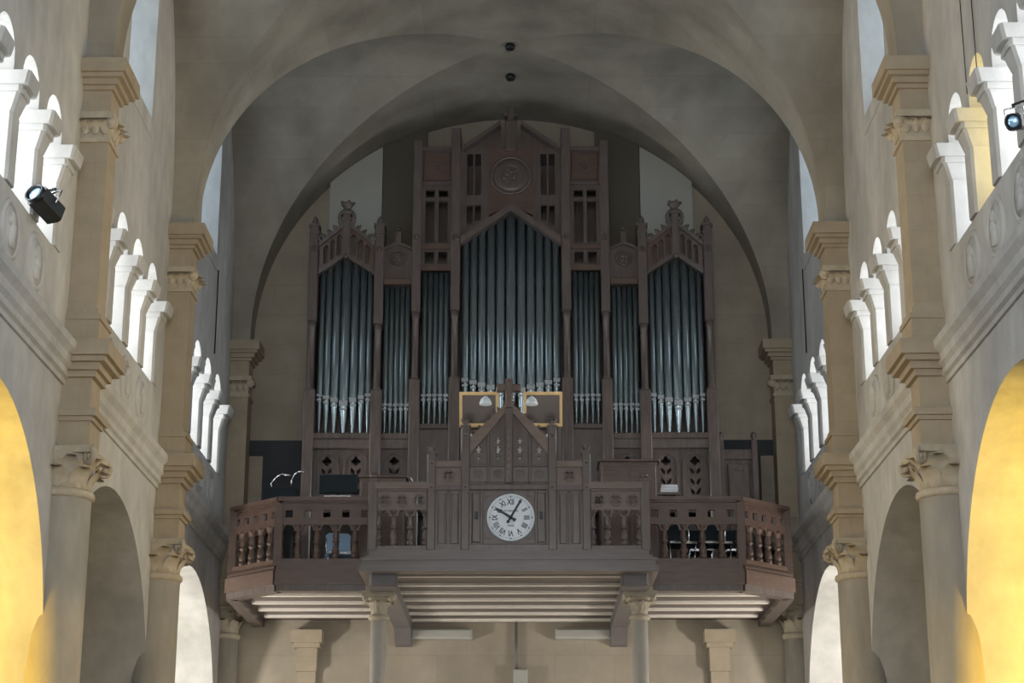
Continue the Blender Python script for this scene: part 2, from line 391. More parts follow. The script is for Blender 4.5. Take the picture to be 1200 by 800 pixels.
# ------------------------------------------------------------------ piers: engaged column below, pilaster above
def pier(i, s, label, group):
    y0, y1 = PIL[i]; yc = (y0 + y1) / 2
    last = i == 6
    if last: y1 = YB; yc = y1
    root = thing('engaged_pier', label, 'pier', (s * 4.8, yc, ZF), group)
    def bx(x_in, ya, yb, z0, z1, mb):            # block from the wall to x_in
        return mb.box(s * x_in, s * (W + 0.03), ya, yb, z0, z1)
    pr = lambda ex, z0, z1, mb: bx(WC - ex, y0 - ex, min(y1 + ex, YB + 0.03), z0, z1, mb)
    # column
    cr = 0.31 if not last else 0.23
    cx = s * (WC - 0.03 + cr) if not last else s * 4.84
    cy = yc if not last else YB - 0.12
    c = (cx, cy, 0)
    ctop = 4.20
    MB().lathe([(cr * 1.25, ZF), (cr * 1.25, ZF + 0.12), (cr * 1.1, ZF + 0.2), (cr * 1.02, ZF + 0.3), (cr, ctop - 0.02)], c, 24).build('column_shaft', 'column_stone', root)
    MB().lathe([(cr, ctop - 0.05), (cr * 1.1, ctop - 0.03), (cr * 1.12, ctop), (cr * 1.1, ctop + 0.03), (cr, ctop + 0.05)], c, 24).build('astragal', 'carved_stone', root)
    cap = MB().lathe([(cr * 0.98, ctop + 0.03), (cr * 0.98, ctop + 0.2), (cr * 1.08, ctop + 0.34), (cr * 1.3, ctop + 0.43)], c, 20)
    e = cr * 1.28
    cap.prism([(cx - e, cy - e), (cx, cy - e * 0.86), (cx + e, cy - e), (cx + e * 0.86, cy), (cx + e, cy + e), (cx, cy + e * 0.86), (cx - e, cy + e), (cx - e * 0.86, cy)],
              XY, ctop + 0.42, ctop + 0.50)
    capo = cap.build('column_capital', 'carved_stone', root)
    k = 0
    for tier, (src, z, n_, off) in enumerate(((LEAF_BIG, ctop + 0.04, 8, 0), (LEAF_SML, ctop + 0.22, 8, 22.5))):
        for q in range(n_):
            a = q * 45 + off; dx, dy = math.sin(R(a)), -math.cos(R(a))
            if dx * -s < -0.5: continue                 # built into the wall
            if last and dy > 0.3: continue
            rr = cr * (0.98 if tier == 0 else 1.0)
            inst(src, 'leaf', capo, (cx + dx * rr, cy + dy * rr, z), R(a), scale=(cr / 0.31,) * 2 + (1,))
    for ax, ay in ((-s, -1), (-s, 1)):
        if last and ay > 0: continue
        vol = MB()
        vol.ball((cx + ax * e * 0.9, cy + ay * e * 0.9, ctop + 0.37), cr * 0.13)
        vol.torus((cx + ax * e * 0.88, cy + ay * e * 0.88, ctop + 0.39), cr * 0.26, cr * 0.11, Matrix.Rotation(R(45 * ax * ay), 3, 'Z') @ Matrix.Rotation(R(90), 3, 'X'), 12, 6)
        vol.build('volute', 'carved_stone', capo)
    ye = min(y1 + 0.02, YB + 0.03)
    # stacked entablature blocks
    mb = MB(); pr(0.02, ctop + 0.49, 5.02, mb); pr(0.05, 5.0, 5.06, mb); pr(0.09, 5.05, 5.13, mb); mb.build('lower_block', 'stone', root)
    mb = MB(); pr(0.0, 5.12, ZCOR0, mb); mb.build('neck_block', 'stone', root)
    mb = MB(); pr(0.05, ZCOR0 - 0.02, ZCOR0 + 0.06, mb); pr(0.10, ZCOR0 + 0.05, ZCOR0 + 0.14, mb)
    pr(0.17, ZCOR0 + 0.13, ZCOR0 + 0.20, mb); pr(0.22, ZCOR0 + 0.19, ZCOR1, mb); mb.build('cornice_block', 'stone', root)
    mb = MB(); pr(0.05, ZCOR1 - 0.01, 6.17, mb); mb.build('pedestal', 'stone', root)
    mb = MB(); pr(0.07, 6.16, 6.22, mb); pr(0.03, 6.21, 6.30, mb); mb.build('base_moulding', 'stone', root)
    mb = MB(); pr(0.0, 6.28, 8.34, mb); mb.build('pilaster_shaft', 'stone', root)
    mb = MB(); pr(0.03, 8.31, 8.36, mb); pr(0.0, 8.35, 8.62, mb); pr(0.06, 8.60, 8.68, mb)
    co = mb.build('pilaster_capital', 'carved_stone', root)
    for q in range(3):                                   # leaves on the two visible faces
        inst(LEAF_SML, 'leaf', co, (s * (WC + 0.06 + q * 0.12), y0 - 0.005, 8.37), 0, scale=(0.72, 0.75, 1.15))
    if not last:
        for q in range(3):
            inst(LEAF_SML, 'leaf', co, (s * (WC - 0.005), y0 + 0.08 + q * 0.15, 8.37), R(-90 * s), scale=(0.85, 0.8, 1.15))
    for q in range(3):
        MB().ball((s * (WC + 0.05 + q * 0.11), y0 - 0.01, 8.50), 0.06, (0.9, 0.45, 1.5)).build('rosette', 'carved_stone', co)
        if not last: MB().ball((s * (WC - 0.01), y0 + 0.09 + q * 0.13, 8.50), 0.062, (0.45, 0.9, 1.5)).build('rosette', 'carved_stone', co)
    vol = MB(); vol.ball((s * (WC - 0.03), y0 - 0.02, 8.55), 0.06); vol.torus((s * (WC - 0.03), y0 - 0.02, 8.55), 0.055, 0.025, Matrix.Rotation(R(90), 3, 'X'), 12, 6)
    vol.build('volute', 'carved_stone', co)
    if not last: MB().ball((s * (WC - 0.03), y1 + 0.02, 8.55), 0.06).build('volute', 'carved_stone', co)
    mb = MB(); pr(0.0, 8.66, 8.97, mb); mb.build('frieze_block', 'stone', root)
    mb = MB(); pr(0.04, 8.96, 9.02, mb); pr(0.09, 9.01, 9.09, mb); pr(0.15, 9.08, 9.14, mb); pr(0.19, 9.13, 9.30, mb); mb.build('impost_cornice', 'stone', root)
for s in (-1, 1):
    e_ = ('on the wall with the blue-lensed spotlight', 'on the wall with the yellow window pane')[s > 0]
    pier(4, s, 'tall stone pier next to the gold-lit arch, ' + e_, 'piers beside the gold-lit arches')
    pier(5, s, 'tall stone pier in front of the gallery, ' + e_, 'piers in front of the gallery')
    pier(6, s, 'shaded corner pier behind the gallery near the ' + ('mixing desk', 'panelled oak cabinet')[s > 0], 'corner piers behind the gallery')

# ------------------------------------------------------------------ clerestory windows and lunettes
n = 1
COLO = None
for s in (-1, 1):
    for i in range(6):
        m = (BAYS[i][0] + BAYS[i][1]) / 2
        off = '_offscreen' if i < 3 else ''
        root = thing('window_%d%s' % (n, off), None, None, (s * (W + 0.35), m, SILL), kind='structure'); n += 1
        for q, k in enumerate((-1.5, -0.5, 0.5, 1.5)):
            c = m + k * LSP
            yel = s == 1 and i == 3 and k == 0.5
            MB().prism(archpoly(c, LW + 0.03, SILL - 0.03, WSPR + 0.14, 10), YZ, s * (W + 0.6), s * (W + 0.64)).build('pane' + off, 'pane_yellow' if yel else 'pane', root)
        if i < 3: continue
        for k in (-2, -1, 0, 1, 2):
            c = m + k * LSP
            if abs(k) == 2:                              # half piers at the jambs
                c = m + (k / 2) * (1.5 * LSP + LW + 0.12)
            bw = 0.15
            q = lambda e, xi: [(s * (W - xi), c - bw - e + 0.03), (s * (W - xi + 0.03), c - bw - e), (s * (W + 0.57), c - bw - e),
                               (s * (W + 0.57), c + bw + e), (s * (W - xi + 0.03), c + bw + e), (s * (W - xi), c + bw + e - 0.03)]
            po = MB().loft(q(-0.005, 0.02), SILL + 0.02, q(-0.005, 0.02), WSPR - 0.40).build('colonnette', 'plaster', root)
            mb = MB().loft(q(-0.03, 0.01), WSPR - 0.42, q(0.015, 0.08), WSPR - 0.20); mb.loft(q(0.03, 0.10), WSPR - 0.205, q(0.03, 0.10), WSPR - 0.13)
            mb.loft(q(0.05, 0.16), WSPR - 0.135, q(0.06, 0.19), WSPR + 0.01); mb.build('capital', 'plaster', po)
        # lunette window above
    for i in range(6):
        m = (BAYS[i][0] + BAYS[i][1]) / 2
        off = '_offscreen' if i < 3 else ''
        root = thing('window_%d%s' % (n, off), None, None, (s * (W + 0.5), m, LUN_S), kind='structure'); n += 1
        MB().prism(archpoly(m, LUN_HW + 0.03, LUN_S - 0.03, LUN_Z, 14), YZ, s * (W + 0.55), s * (W + 0.60)).build('pane' + off, 'pane_blue', root)
        if i >= 3:
            MB().prism([(s * (W - 0.01), LUN_S - 0.28), (s * (W + 0.56), LUN_S + 0.02), (s * (W + 0.56), LUN_S - 0.3), (s * (W + 0.3), LUN_S - 0.3)], XZ, m - LUN_HW, m + LUN_HW).build('window_sill', 'plaster', root)
# unseen aisle panes added nearer the viewer, cross-lighting the lower nave walls
for s in (-1, 1):
    for i in (1, 2):
        m = (BAYS[i][0] + BAYS[i][1]) / 2
        root = thing('window_%d_offscreen' % n, None, None, (s * 9.19, m, 0.3), kind='structure'); n += 1
        MB().prism(archpoly(m, 1.1, 0.3, 3.0, 14), YZ, s * 9.17, s * 9.21).build('pane_offscreen', 'pane', root)
# unseen glowing pane added behind the viewer as frontal fill for the organ
root = thing('window_%d_offscreen' % n, None, None, (0, -3.4, 0.2), kind='structure')
MB().prism(archpoly(0, 3.22, 0.18, 5.5), XZ, -3.5, -3.47).build('pane_offscreen', 'pane', root)

# ------------------------------------------------------------------ round medallions under the windows
def medallion(s, y, z, label, group):
    x = s * W; root = thing('medallion', label, 'medallion', (x, y, z - 0.3), group)
    rot = Matrix.Rotation(R(90), 3, 'Y')
    MB().torus((x, y, z), 0.28, 0.038, rot, 28, 8).build('rim', 'plaster', root)
    mb = MB().lathe([(0.27, -0.01), (0.27, 0.02), (0.0, 0.03)], (x, y, z), 24, mtx=Matrix.Rotation(R(90 * -s), 3, 'Y'))
    mb.build('disc', 'plaster', root)
    mb = MB()
    for (dy, dz, r) in ((0, 0.10, 0.07), (0.01, -0.01, 0.085), (-0.02, -0.11, 0.075), (0.06, 0.02, 0.05), (-0.08, 0.07, 0.045), (0.07, -0.13, 0.045)):
        mb.ball((x - s * 0.03, y + dy, z + dz), r, (0.5, 1, 1.25))
    mb.build('relief_figure', 'plaster', root)
for s in (-1, 1):
    for i in (3, 4, 5):
        m = (BAYS[i][0] + BAYS[i][1]) / 2
        for k in (-1, 0, 1):
            medallion(s, m + k * LSP + 0.14, 6.34, 'round carved medallion above the ' + ('gold-lit arch', 'brown unlit arch', 'arch beside the gallery')[i - 3] + (' on the wall with the blue-lensed spotlight', ' on the wall with the yellow pane')[s > 0],
                      'medallions above the ' + ('gold-lit arches', 'brown unlit arches', 'arches beside the gallery')[i - 3])

# ------------------------------------------------------------------ organ gallery
ZB = 4.40
YC_, YW_ = 26.0, 27.45                    # centre front, wing front
cz = lambda v: zv(v, YC_)                 # photo row -> height on the centre front
wz = lambda v: zv(v, YW_)
cm = mpp(YC_, 600); wm = mpp(YW_, 620)
gal = thing('organ_gallery', 'carved oak organ gallery with baluster railings, pierced gable and cross', 'gallery', (0, 28.5, ZB))
CW = 1.98                                  # half width of the centre
XF, XS, YS = 3.50, 4.34, 28.25             # wing front end, chamfer end
def corner_path(o):                        # plan outline of the wings, offset o outwards
    return [(-(XS + o), YB), (-(XS + o), YS - o * 0.4), (-(XF + o * 0.4), YW_ - o), (-CW, YW_ - o)]
# floor / soffit boards
pl = [(-XS, YB), (-XS, YS), (-XF, YW_), (-CW, YW_), (-CW, YC_), (CW, YC_), (CW, YW_), (XF, YW_), (XS, YS), (XS, YB)]
MB().prism(pl, XY, ZB + 0.10, ZB + 0.34).build('floor_slab', 'oak', gal)
# ceiling joists
for v in (674.5, 685, 694, 702.6, 711, 719, 726.7):
    y = at_z(598, v, ZB + 0.07).y
    MB().box(-CW + 0.22, CW - 0.22, y, y + 0.10, ZB + 0.06, ZB + 0.11).build('joist', 'cream_paint', gal)
for s in (-1, 1):
    for v in (697, 706, 714.2, 722, 729.6):
        y = at_z(598, v, ZB + 0.07).y
        xo = XS - 0.22 if y > YS else XF + (XS - XF) * max(0, (y - YW_)) / (YS - YW_) - 0.25
        MB().box(s * (CW + 0.05), s * xo, y, y + 0.10, ZB + 0.06, ZB + 0.11).build('joist', 'cream_paint', gal)
    # beams under the sides of the centre, running to the wall, with end brackets
    bm_ = MB().box(s * (CW - 0.30), s * (CW - 0.02), YC_ + 0.12, YB, ZB - 0.10, ZB + 0.12)
    bm_.prism([(YB + 0.01, ZB - 0.09), (YB + 0.01, ZB - 0.36), (YB - 0.12, ZB - 0.34), (YB - 0.5, ZB - 0.09)], YZ, s * (CW - 0.30), s * (CW - 0.02))
    bm_.build('support_beam', 'grey_wood', gal)
    MB().bbox(s * (CW - 0.36) if s > 0 else s * (CW + 0.02), s * (CW + 0.02) if s > 0 else s * (CW - 0.36), YC_ + 0.1, YC_ + 0.57, ZB - 0.16, ZB + 0.1, 0.03).build('pendant_block', 'grey_wood', gal)
    # perimeter beam under wing
    for (a_, b_) in zip([(XS, YB), (XS, YS), (XF, YW_)], [(XS, YS), (XF, YW_), (CW, YW_)]):
        d = Vector((b_[0] - a_[0], b_[1] - a_[1])).normalized(); nrm = Vector((d.y, -d.x))
        if nrm.dot(Vector((a_[0], a_[1] - 30))) < 0: nrm = -nrm
        q = [(a_[0] + nrm.x * 0.05 , a_[1] + nrm.y * 0.05), (b_[0] + nrm.x * 0.05, b_[1] + nrm.y * 0.05), (b_[0] - nrm.x * 0.14, b_[1] - nrm.y * 0.14), (a_[0] - nrm.x * 0.14, a_[1] - nrm.y * 0.14)]
        MB().prism([(s * x, y) for x, y in q], XY, ZB - 0.02, ZB + 0.12).build('edge_beam', 'oak_grey', gal)

def bal_profile(h, r):
    return [(r * 0.95, 0), (r * 0.95, h * 0.10), (r * 0.62, h * 0.13), (r * 0.85, h * 0.17), (r * 0.98, h * 0.21), (r * 0.80, h * 0.30), (r * 0.55, h * 0.42), (r * 0.5, h * 0.46),
            (r * 0.92, h * 0.49), (r * 0.92, h * 0.53), (r * 0.55, h * 0.56), (r * 0.85, h * 0.62), (r * 0.62, h * 0.78), (r * 0.52, h * 0.86), (r * 0.85, h * 0.89), (r * 0.85, h * 0.93), (r, h * 0.95), (r, h)]
def local(p0, p1):
    """frame along a railing from p0 to p1 (plan); fn(u, v, t): u along, v up, t depth behind the front"""
    d = Vector((p1[0] - p0[0], p1[1] - p0[1])); L_ = d.length; d.normalize()
    nb = Vector((-d.y, d.x))
    if nb.y < 0: nb = -nb
    return (lambda u, v, t: (p0[0] + d.x * u + nb.x * t, p0[1] + d.y * u + nb.y * t, v)), L_
def fbox(mb, fn, u0, u1, v0, v1, t0, t1):
    return mb.prism(rect(u0, u1, v0, v1), fn, t0, t1)
def railing(p0, p1, zb, z_sill, z_open, z_plate, z_top, nh, m, base_steps, hole=0.056, quat=False, ends=True, npost=None, mbase=None):
    fn, L_ = local(p0, p1)
    mbase = mbase or ('oak_flat' if m == 'oak_grey' else m); mf = 'oak_warm' if quat else m
    # base with steps
    mb = MB()
    for (e, a_, b_) in base_steps: fbox(mb, fn, -e * 0.4, L_ + e * 0.4, a_, b_, -e, 0.13)
    mb.build('base_moulding', mbase, gal)
    mb = MB(); fbox(mb, fn, 0, L_, zb, z_sill, 0.0, 0.12); mb.build('bottom_rail', m, gal)
    pitch = L_ / nh
    holes = []
    for k in range(nh):
        u = (k + 0.5) * pitch; zc_ = (z_open + z_plate) / 2
        holes.append(quatrefoil(u, zc_, hole * 1.3, 45) if quat else rect(u - hole, u + hole, zc_ - hole, zc_ + hole))
    mb = MB().plate(rect(0, L_, z_open, z_plate + 0.01), holes, fn, 0.02, 0.08); fr = mb.build('pierced_frieze', mf, gal)
    if quat:
        for k in range(nh):
            u = (k + 0.5) * pitch; zc_ = (z_open + z_plate) / 2; h2 = hole * 1.75
            MB().plate(circ(u, zc_, h2, 8, 22.5, 382.5)[::1], [circ(u, zc_, hole * 1.32, 12)], fn, 0.005, 0.03).build('hole_surround', m, fr)
    mb = MB()
    fbox(mb, fn, -0.01, L_ + 0.01, z_plate, z_plate + 0.03, -0.01, 0.13); fbox(mb, fn, -0.02, L_ + 0.02, z_plate + 0.025, z_top, -0.045, 0.16)
    mb.build('hand_rail', mf if quat else ('oak_flat' if m == 'oak_grey' else m), gal)
    # balusters
    h = z_open - z_sill
    for k in range(nh + 1):
        u = k * pitch
        if k in (0, nh): u = 0.02 if k == 0 else L_ - 0.02
        x, y, _ = fn(u, 0, 0.06)
        mb = MB().lathe([(r_, z_sill + z_) for r_, z_ in bal_profile(h, 0.062)], (x, y, 0), 10); mb.build('baluster', m, gal)
    # little arched brackets under the frieze
    mb = MB()
    for k in range(nh + 1):
        u = k * pitch
        for sg in (-1, 1):
            if 0 <= u + sg * 0.09 <= L_: mb.prism([(u, z_open + 0.005), (u + sg * 0.11, z_open + 0.005), (u + sg * 0.075, z_open - 0.03), (u + sg * 0.06, z_open - 0.09), (u, z_open - 0.09)], fn, 0.03, 0.09)
    mb.build('bracket', m, gal, kind='stuff')
    return fn, L_
z0w, zs_w, zo_w, zp_w, zt_w = wz(662), wz(654), wz(614), wz(588.5), wz(582)
for s in (-1, 1):
    steps = [(0.07, ZB + 0.08, ZB + 0.30), (0.04, ZB + 0.29, ZB + 0.36), (0.02, ZB + 0.35, z0w + 0.01)]
    ps = [(s * 2.06, YW_), (s * XF, YW_)]
    railing(*(ps if s > 0 else ps[::-1]), z0w, zs_w, zo_w, zp_w, zt_w, 5, 'oak_red', steps)
    ps = [(s * (XF + 0.03), YW_ + 0.02), (s * XS, YS)]
    railing(*(ps if s > 0 else ps[::-1]), z0w, zs_w, zo_w, zp_w, zt_w, 5, 'oak_red', steps, hole=0.055)
    ps = [(s * XS, YS + 0.02), (s * XS, YB - 0.4)]
    fn, L_ = local(*ps)
    YE = YB - 0.05
    mb = MB().prism([(s * XS, YS), (s * (XS + 0.01), YS), (s * (XS + 0.01), YE), (s * XS, YE)], XY, ZB + 0.08, zs_w); mb.prism([(s * (XS - 0.12), YS + 0.02), (s * (XS + 0.01), YS), (s * (XS + 0.01), YE), (s * (XS - 0.12), YE)], XY, zp_w, zt_w)
    mb.build('return_rail', 'oak_red', gal)
    for (x, y) in ((XF + 0.01, YW_ + 0.05), (XS - 0.02, YS + 0.02)):
        mb = MB().box(s * x - 0.06, s * x + 0.06, y - 0.06, y + 0.08, z0w, zt_w - 0.01); mb.build('rail_post', 'oak_red', gal)
# centre front -----------------------------------------------------
Y = YC_
mb = MB()
for (e, a_, b_) in ((0.15, cz(671), cz(664)), (0.11, cz(664.5), cz(657)), (0.13, cz(657.5), cz(654.5)), (0.07, cz(655), cz(651)), (0.03, cz(652), cz(644))):
    mb.box(-CW - e, CW + e, Y - e, Y + 0.14, a_, b_)
    for s in (-1, 1): mb.box(s * (CW + e), s * (CW - 0.14), Y + 0.13, YW_ + 0.02, a_, b_)
mb.build('base_moulding', 'oak_flat', gal)
def post(off0, off1, v_top, cap='crown', mname='oak_grey', rose=()):
    for s in (-1, 1):
        x0, x1 = sorted((s * off0 * cm, s * off1 * cm)); xc = (x0 + x1) / 2; hw = (x1 - x0) / 2
        mb = MB().bbox(x0, x1, Y - 0.03, Y + 0.13, cz(646), cz(v_top), 0.015)
        p = mb.build('newel_post', mname, gal)
        z = cz(v_top); mb = MB()
        if cap == 'ball':
            mb.box(x0 - 0.015, x1 + 0.015, Y - 0.045, Y + 0.145, z - 0.02, z + 0.015); mb.ball((xc, Y + 0.05, z + 0.06), 0.06, (1.1, 1, 0.9))
        else:
            mb.box(x0 - 0.012, x1 + 0.012, Y - 0.04, Y + 0.14, z - 0.025, z + 0.01)
            mb.lathe([(hw * 0.8, 0), (hw * 0.55, 0.03), (hw * 0.95, 0.07), (hw * 1.1, 0.1), (hw * 0.6, 0.1)], (xc, Y + 0.05, z), 8)
            for q in (-1, 1): mb.ball((xc + q * hw * 0.75, Y + 0.0, z + 0.10), hw * 0.32)
        mb.build('cap', mname, p)
        for v in rose:
            zc_ = cz(v); mb = MB()
            mb.plate(rect(xc - 0.042, xc + 0.042, zc_ - 0.042, zc_ + 0.042), [rect(xc - 0.022, xc + 0.022, zc_ - 0.022, zc_ + 0.022)], XZ, Y - 0.045, Y - 0.028)
            mb.ball((xc, Y - 0.03, zc_), 0.016); mb.build('square_rosette', 'oak', p)
post(154, 165, 562, 'ball')
post(86, 96.5, 530, rose=(543, 571))
post(46, 56.5, 499, rose=(511, 571))
for s in (-1, 1):
    p0, p1 = (96 * cm, Y), (155 * cm, Y)
    ps = [(s * p0[0], Y), (s * p1[0], Y)]
    railing(*(ps if s > 0 else ps[::-1]), cz(646), cz(639), cz(597), cz(575), cz(564.5), 3, 'oak_grey', [], quat=True, hole=0.048) if False else None
# (balustrade sections of the centre, built with their own step-free base)
def centre_rail(s):
    a, b = (96 * cm, 155 * cm)
    p0, p1 = ((a, Y), (b, Y)) if s > 0 else ((-b, Y), (-a, Y))
    railing(p0, p1, cz(646), cz(639), cz(597), cz(575), cz(565), 3, 'oak_grey', [(0.0, cz(648), cz(644))], quat=True, hole=0.058)
for s in (-1, 1): centre_rail(s)
for s in (-1, 1):                                      # panelled sections beside the clock
    x0, x1 = sorted((s * 56 * cm, s * 86.5 * cm)); xm = (x0 + x1) / 2
    mb = MB(); mb.box(x0, x1, Y + 0.02, Y + 0.09, cz(646), cz(573)); p = mb.build('side_panel', 'oak', gal)
    for q in (-1, 0, 1):
        xc = xm + q * (x1 - x0) * 0.46
        MB().bbox(xc - 0.022, xc + 0.022, Y, Y + 0.04, cz(640), cz(575), 0.008).build('stile', 'oak_grey', p)
    for q in (-1, 1):
        xa, xb = (x0, xm) if q < 0 else (xm, x1)
        MB().bbox(xa + 0.04, xb - 0.04, Y + 0.012, Y + 0.04, cz(637), cz(578), 0.012).build('plank', 'oak_grey', p)
    MB().box(x0, x1, Y - 0.01, Y + 0.1, cz(645), cz(638)).build('panel_rail', 'oak_grey', gal); MB().box(x0, x1, Y - 0.02, Y + 0.11, cz(574), cz(568)).build('panel_rail', 'oak_grey', gal)
    zc_ = cz(557)
    mb = MB().plate(rect(x0, x1, cz(568.5), cz(546)), [quatrefoil(xm, zc_, 0.072, 45)], XZ, Y + 0.02, Y + 0.09); fr = mb.build('pierced_frieze', 'oak_warm', gal)
    MB().plate(circ(xm, zc_, 0.10, 8, 22.5, 382.5), [circ(xm, zc_, 0.076, 12)], XZ, Y + 0.005, Y + 0.03).build('hole_surround', 'oak_grey', fr)
    mb = MB(); mb.box(x0, x1, Y - 0.02, Y + 0.11, cz(547), cz(540)); mb.build('top_rail', 'oak_warm', gal)
# clock bay
xh = 47 * cm
MB().box(-xh, xh, Y + 0.03, Y + 0.10, cz(646), cz(573)).build('clock_panel', 'oak', gal)
for (x0, x1, v0, v1) in ((-xh, xh, 646, 637), (-xh, xh, 574, 567)):
    MB().bbox(x0, x1, Y - 0.015, Y + 0.1, cz(v0), cz(v1), 0.012).build('panel_rail', 'oak_grey', gal)
for s in (-1, 1):
    for off in (32, 45):
        MB().bbox(s * off * cm - 0.02, s * off * cm + 0.02, Y + 0.0, Y + 0.05, cz(638), cz(573), 0.008).build('stile', 'oak_grey', gal)
    xa, xb = sorted((s * 33 * cm, s * 43 * cm))
    p = MB().bbox(xa, xb, Y + 0.012, Y + 0.05, cz(635), cz(577), 0.012).build('small_door', 'oak_grey', gal)
    MB().bbox((xa + xb) / 2 - 0.022, (xa + xb) / 2 + 0.022, Y - 0.004, Y + 0.03, cz(608), cz(599), 0.006).build('latch', 'ink', p)
    for (sx, v) in ((s, 580), (s, 631)):               # carved corner spandrels round the dial
        xk = s * 28.5 * cm; zk = cz(v); dz = -0.11 if v < 600 else 0.11
        MB().prism([(xk, zk), (xk - s * 0.11, zk), (xk - s * 0.03, zk + dz * 0.27), (xk, zk + dz)], XZ, Y + 0.012, Y + 0.04).build('spandrel', 'oak_grey', gal)
# pierced gable above the clock
zg0, zge, zga = cz(567), cz(517), cz(474)
gx = 46 * cm
holes = []
def fleur(xc, zc_, k):
    h = [(0, 0.075), (0.013, 0.045), (0.010, 0.028), (0.045, 0.022), (0.030, -0.008), (0.018, -0.020), (0.016, -0.050), (0, -0.060)]
    return [(xc + x * k, zc_ + z * k) for x, z in h] + [(xc - x * k, zc_ + z * k) for x, z in h[-2:0:-1]]
for s in (-1, 1):
    holes.append(fleur(s * 13 * cm, cz(526), 1.0)); holes.append(fleur(s * 13 * cm, cz(515.5), 0.85)); holes.append(fleur(s * 36 * cm, cz(526), 1.0))
    for (off, v) in ((13, 535), (36, 535)):
        holes.append([(s * off * cm + x, cz(v) + z) for x, z in ((-0.035, 0.018), (0, 0.005), (0.035, 0.018), (0.012, -0.012), (0.005, -0.04), (-0.005, -0.04), (-0.012, -0.012))])
    for off in (13, 36):
        for q in (-1, 1):
            for v in (521, 530.5):
                holes.append(circ(s * off * cm + q * 0.047, cz(v), 0.011, 6))
outer = [(-gx, zg0), (gx, zg0), (gx, zge), (0, zga), (-gx, zge)]
gp = MB().plate(outer, holes, XZ, Y + 0.03, Y + 0.08).build('gable_panel', 'oak_grey', gal)
for s in (-1, 1):
    th = cz(500) - cz(517)
    MB().prism([(0, zga + 0.06), (s * (gx - 0.0), zge + 0.05), (s * gx, zge - 0.20), (s * 6 * cm, zga - 0.15), (0, zga - 0.12)], XZ, Y - 0.03, Y + 0.1).build('gable_beam', 'oak_warm', gal)
    mb = MB()
    for k in range(6):                                 # crockets on the slopes
        f_ = (k + 0.6) / 6.2; x = s * gx * f_; z = (zga + 0.06) * (1 - f_) + (zge + 0.05) * f_
        mb.ball((x, Y + 0.03, z + 0.02), 0.028, (1.2, 0.9, 1)); mb.ball((x + s * 0.02, Y + 0.03, z + 0.045), 0.016)
    mb.build('crocket', 'oak_grey', gal, kind='stuff')
    for off in (24.5,):
        MB().bbox(s * off * cm - 0.025, s * off * cm + 0.025, Y, Y + 0.06, cz(566), cz(508), 0.012).build('mullion', 'oak_grey', gal)
    for off in (13, 36):                               # blind octagon tier
        mb = MB().plate(rect(s * off * cm - 0.125, s * off * cm + 0.125, cz(564), cz(547)), [circ(s * off * cm, cz(555.5), 0.072, 8, 22.5, 382.5)], XZ, Y + 0.008, Y + 0.035)
        mb.build('blind_octagon', 'oak', gal)
MB().bbox(-gx, gx, Y - 0.0, Y + 0.06, cz(547), cz(543.5), 0.01).build('gable_rail', 'oak_grey', gal)
p = MB().bbox(-5 * cm, 5 * cm, Y - 0.05, Y + 0.1, cz(567), cz(478), 0.02).build('gable_mullion', 'oak_grey', gal)
mb = MB()
for k in range(7): mb.box(-0.018, 0.018, Y - 0.058, Y - 0.04, cz(556 - k * 8), cz(552.5 - k * 8))
mb.build('stud', 'oak', p, kind='stuff')
mb = MB().bbox(-4.7 * cm, 4.7 * cm, Y - 0.04, Y + 0.06, cz(479), cz(444), 0.02); mb.bbox(-14.5 * cm, 14.5 * cm, Y - 0.03, Y + 0.05, cz(459), cz(450), 0.015)
mb.build('cross', 'oak_red', gal)

# columns carrying the gallery
for s in (-1, 1):
    yc = 26.75; xc = s * (CW - 0.08)
    zt = ZB - 0.10
    root = thing('gallery_column', 'slender pale column with leafy capital under the gallery, on the ' + ('monitor', 'music book')[s > 0] + ' side', 'column', (xc, yc, ZF), 'columns under the gallery')
    r_ = 0.115
    MB().lathe([(r_ * 1.5, ZF), (r_ * 1.5, ZF + 0.1), (r_ * 1.15, ZF + 0.2), (r_, ZF + 0.3), (r_, zt - 0.42)], (xc, yc, 0), 16).build('shaft', 'iron', root)
    MB().lathe([(r_, zt - 0.46), (r_ * 1.35, zt - 0.44), (r_ * 1.35, zt - 0.40), (r_, zt - 0.38)], (xc, yc, 0), 16).build('astragal', 'carved_stone', root)
    mb = MB().lathe([(r_, zt - 0.40), (r_ * 1.05, zt - 0.25), (r_ * 1.5, zt - 0.12)], (xc, yc, 0), 16)
    e = 0.235; mb.prism([(xc - e, yc - e), (xc, yc - e * 0.85), (xc + e, yc - e), (xc + e * 0.85, yc), (xc + e, yc + e), (xc, yc + e * 0.85), (xc - e, yc + e), (xc - e * 0.85, yc)], XY, zt - 0.13, zt - 0.05)
    mb.box(xc - 0.19, xc + 0.19, yc - 0.19, yc + 0.19, zt - 0.06, zt + 0.02)
    cap = mb.build('capital', 'carved_stone', root)
    for q in range(8):
        a_ = q * 45; inst(LEAF_COL, 'leaf', cap, (xc + math.sin(R(a_)) * r_, yc - math.cos(R(a_)) * r_, zt - 0.38), R(a_), scale=(0.8, 0.9, 1.05))
    for ax in (-1, 1):
        for ay in (-1, 1): MB().ball((xc + ax * 0.19, yc + ay * 0.19, zt - 0.16), 0.045).build('volute', 'carved_stone', cap)

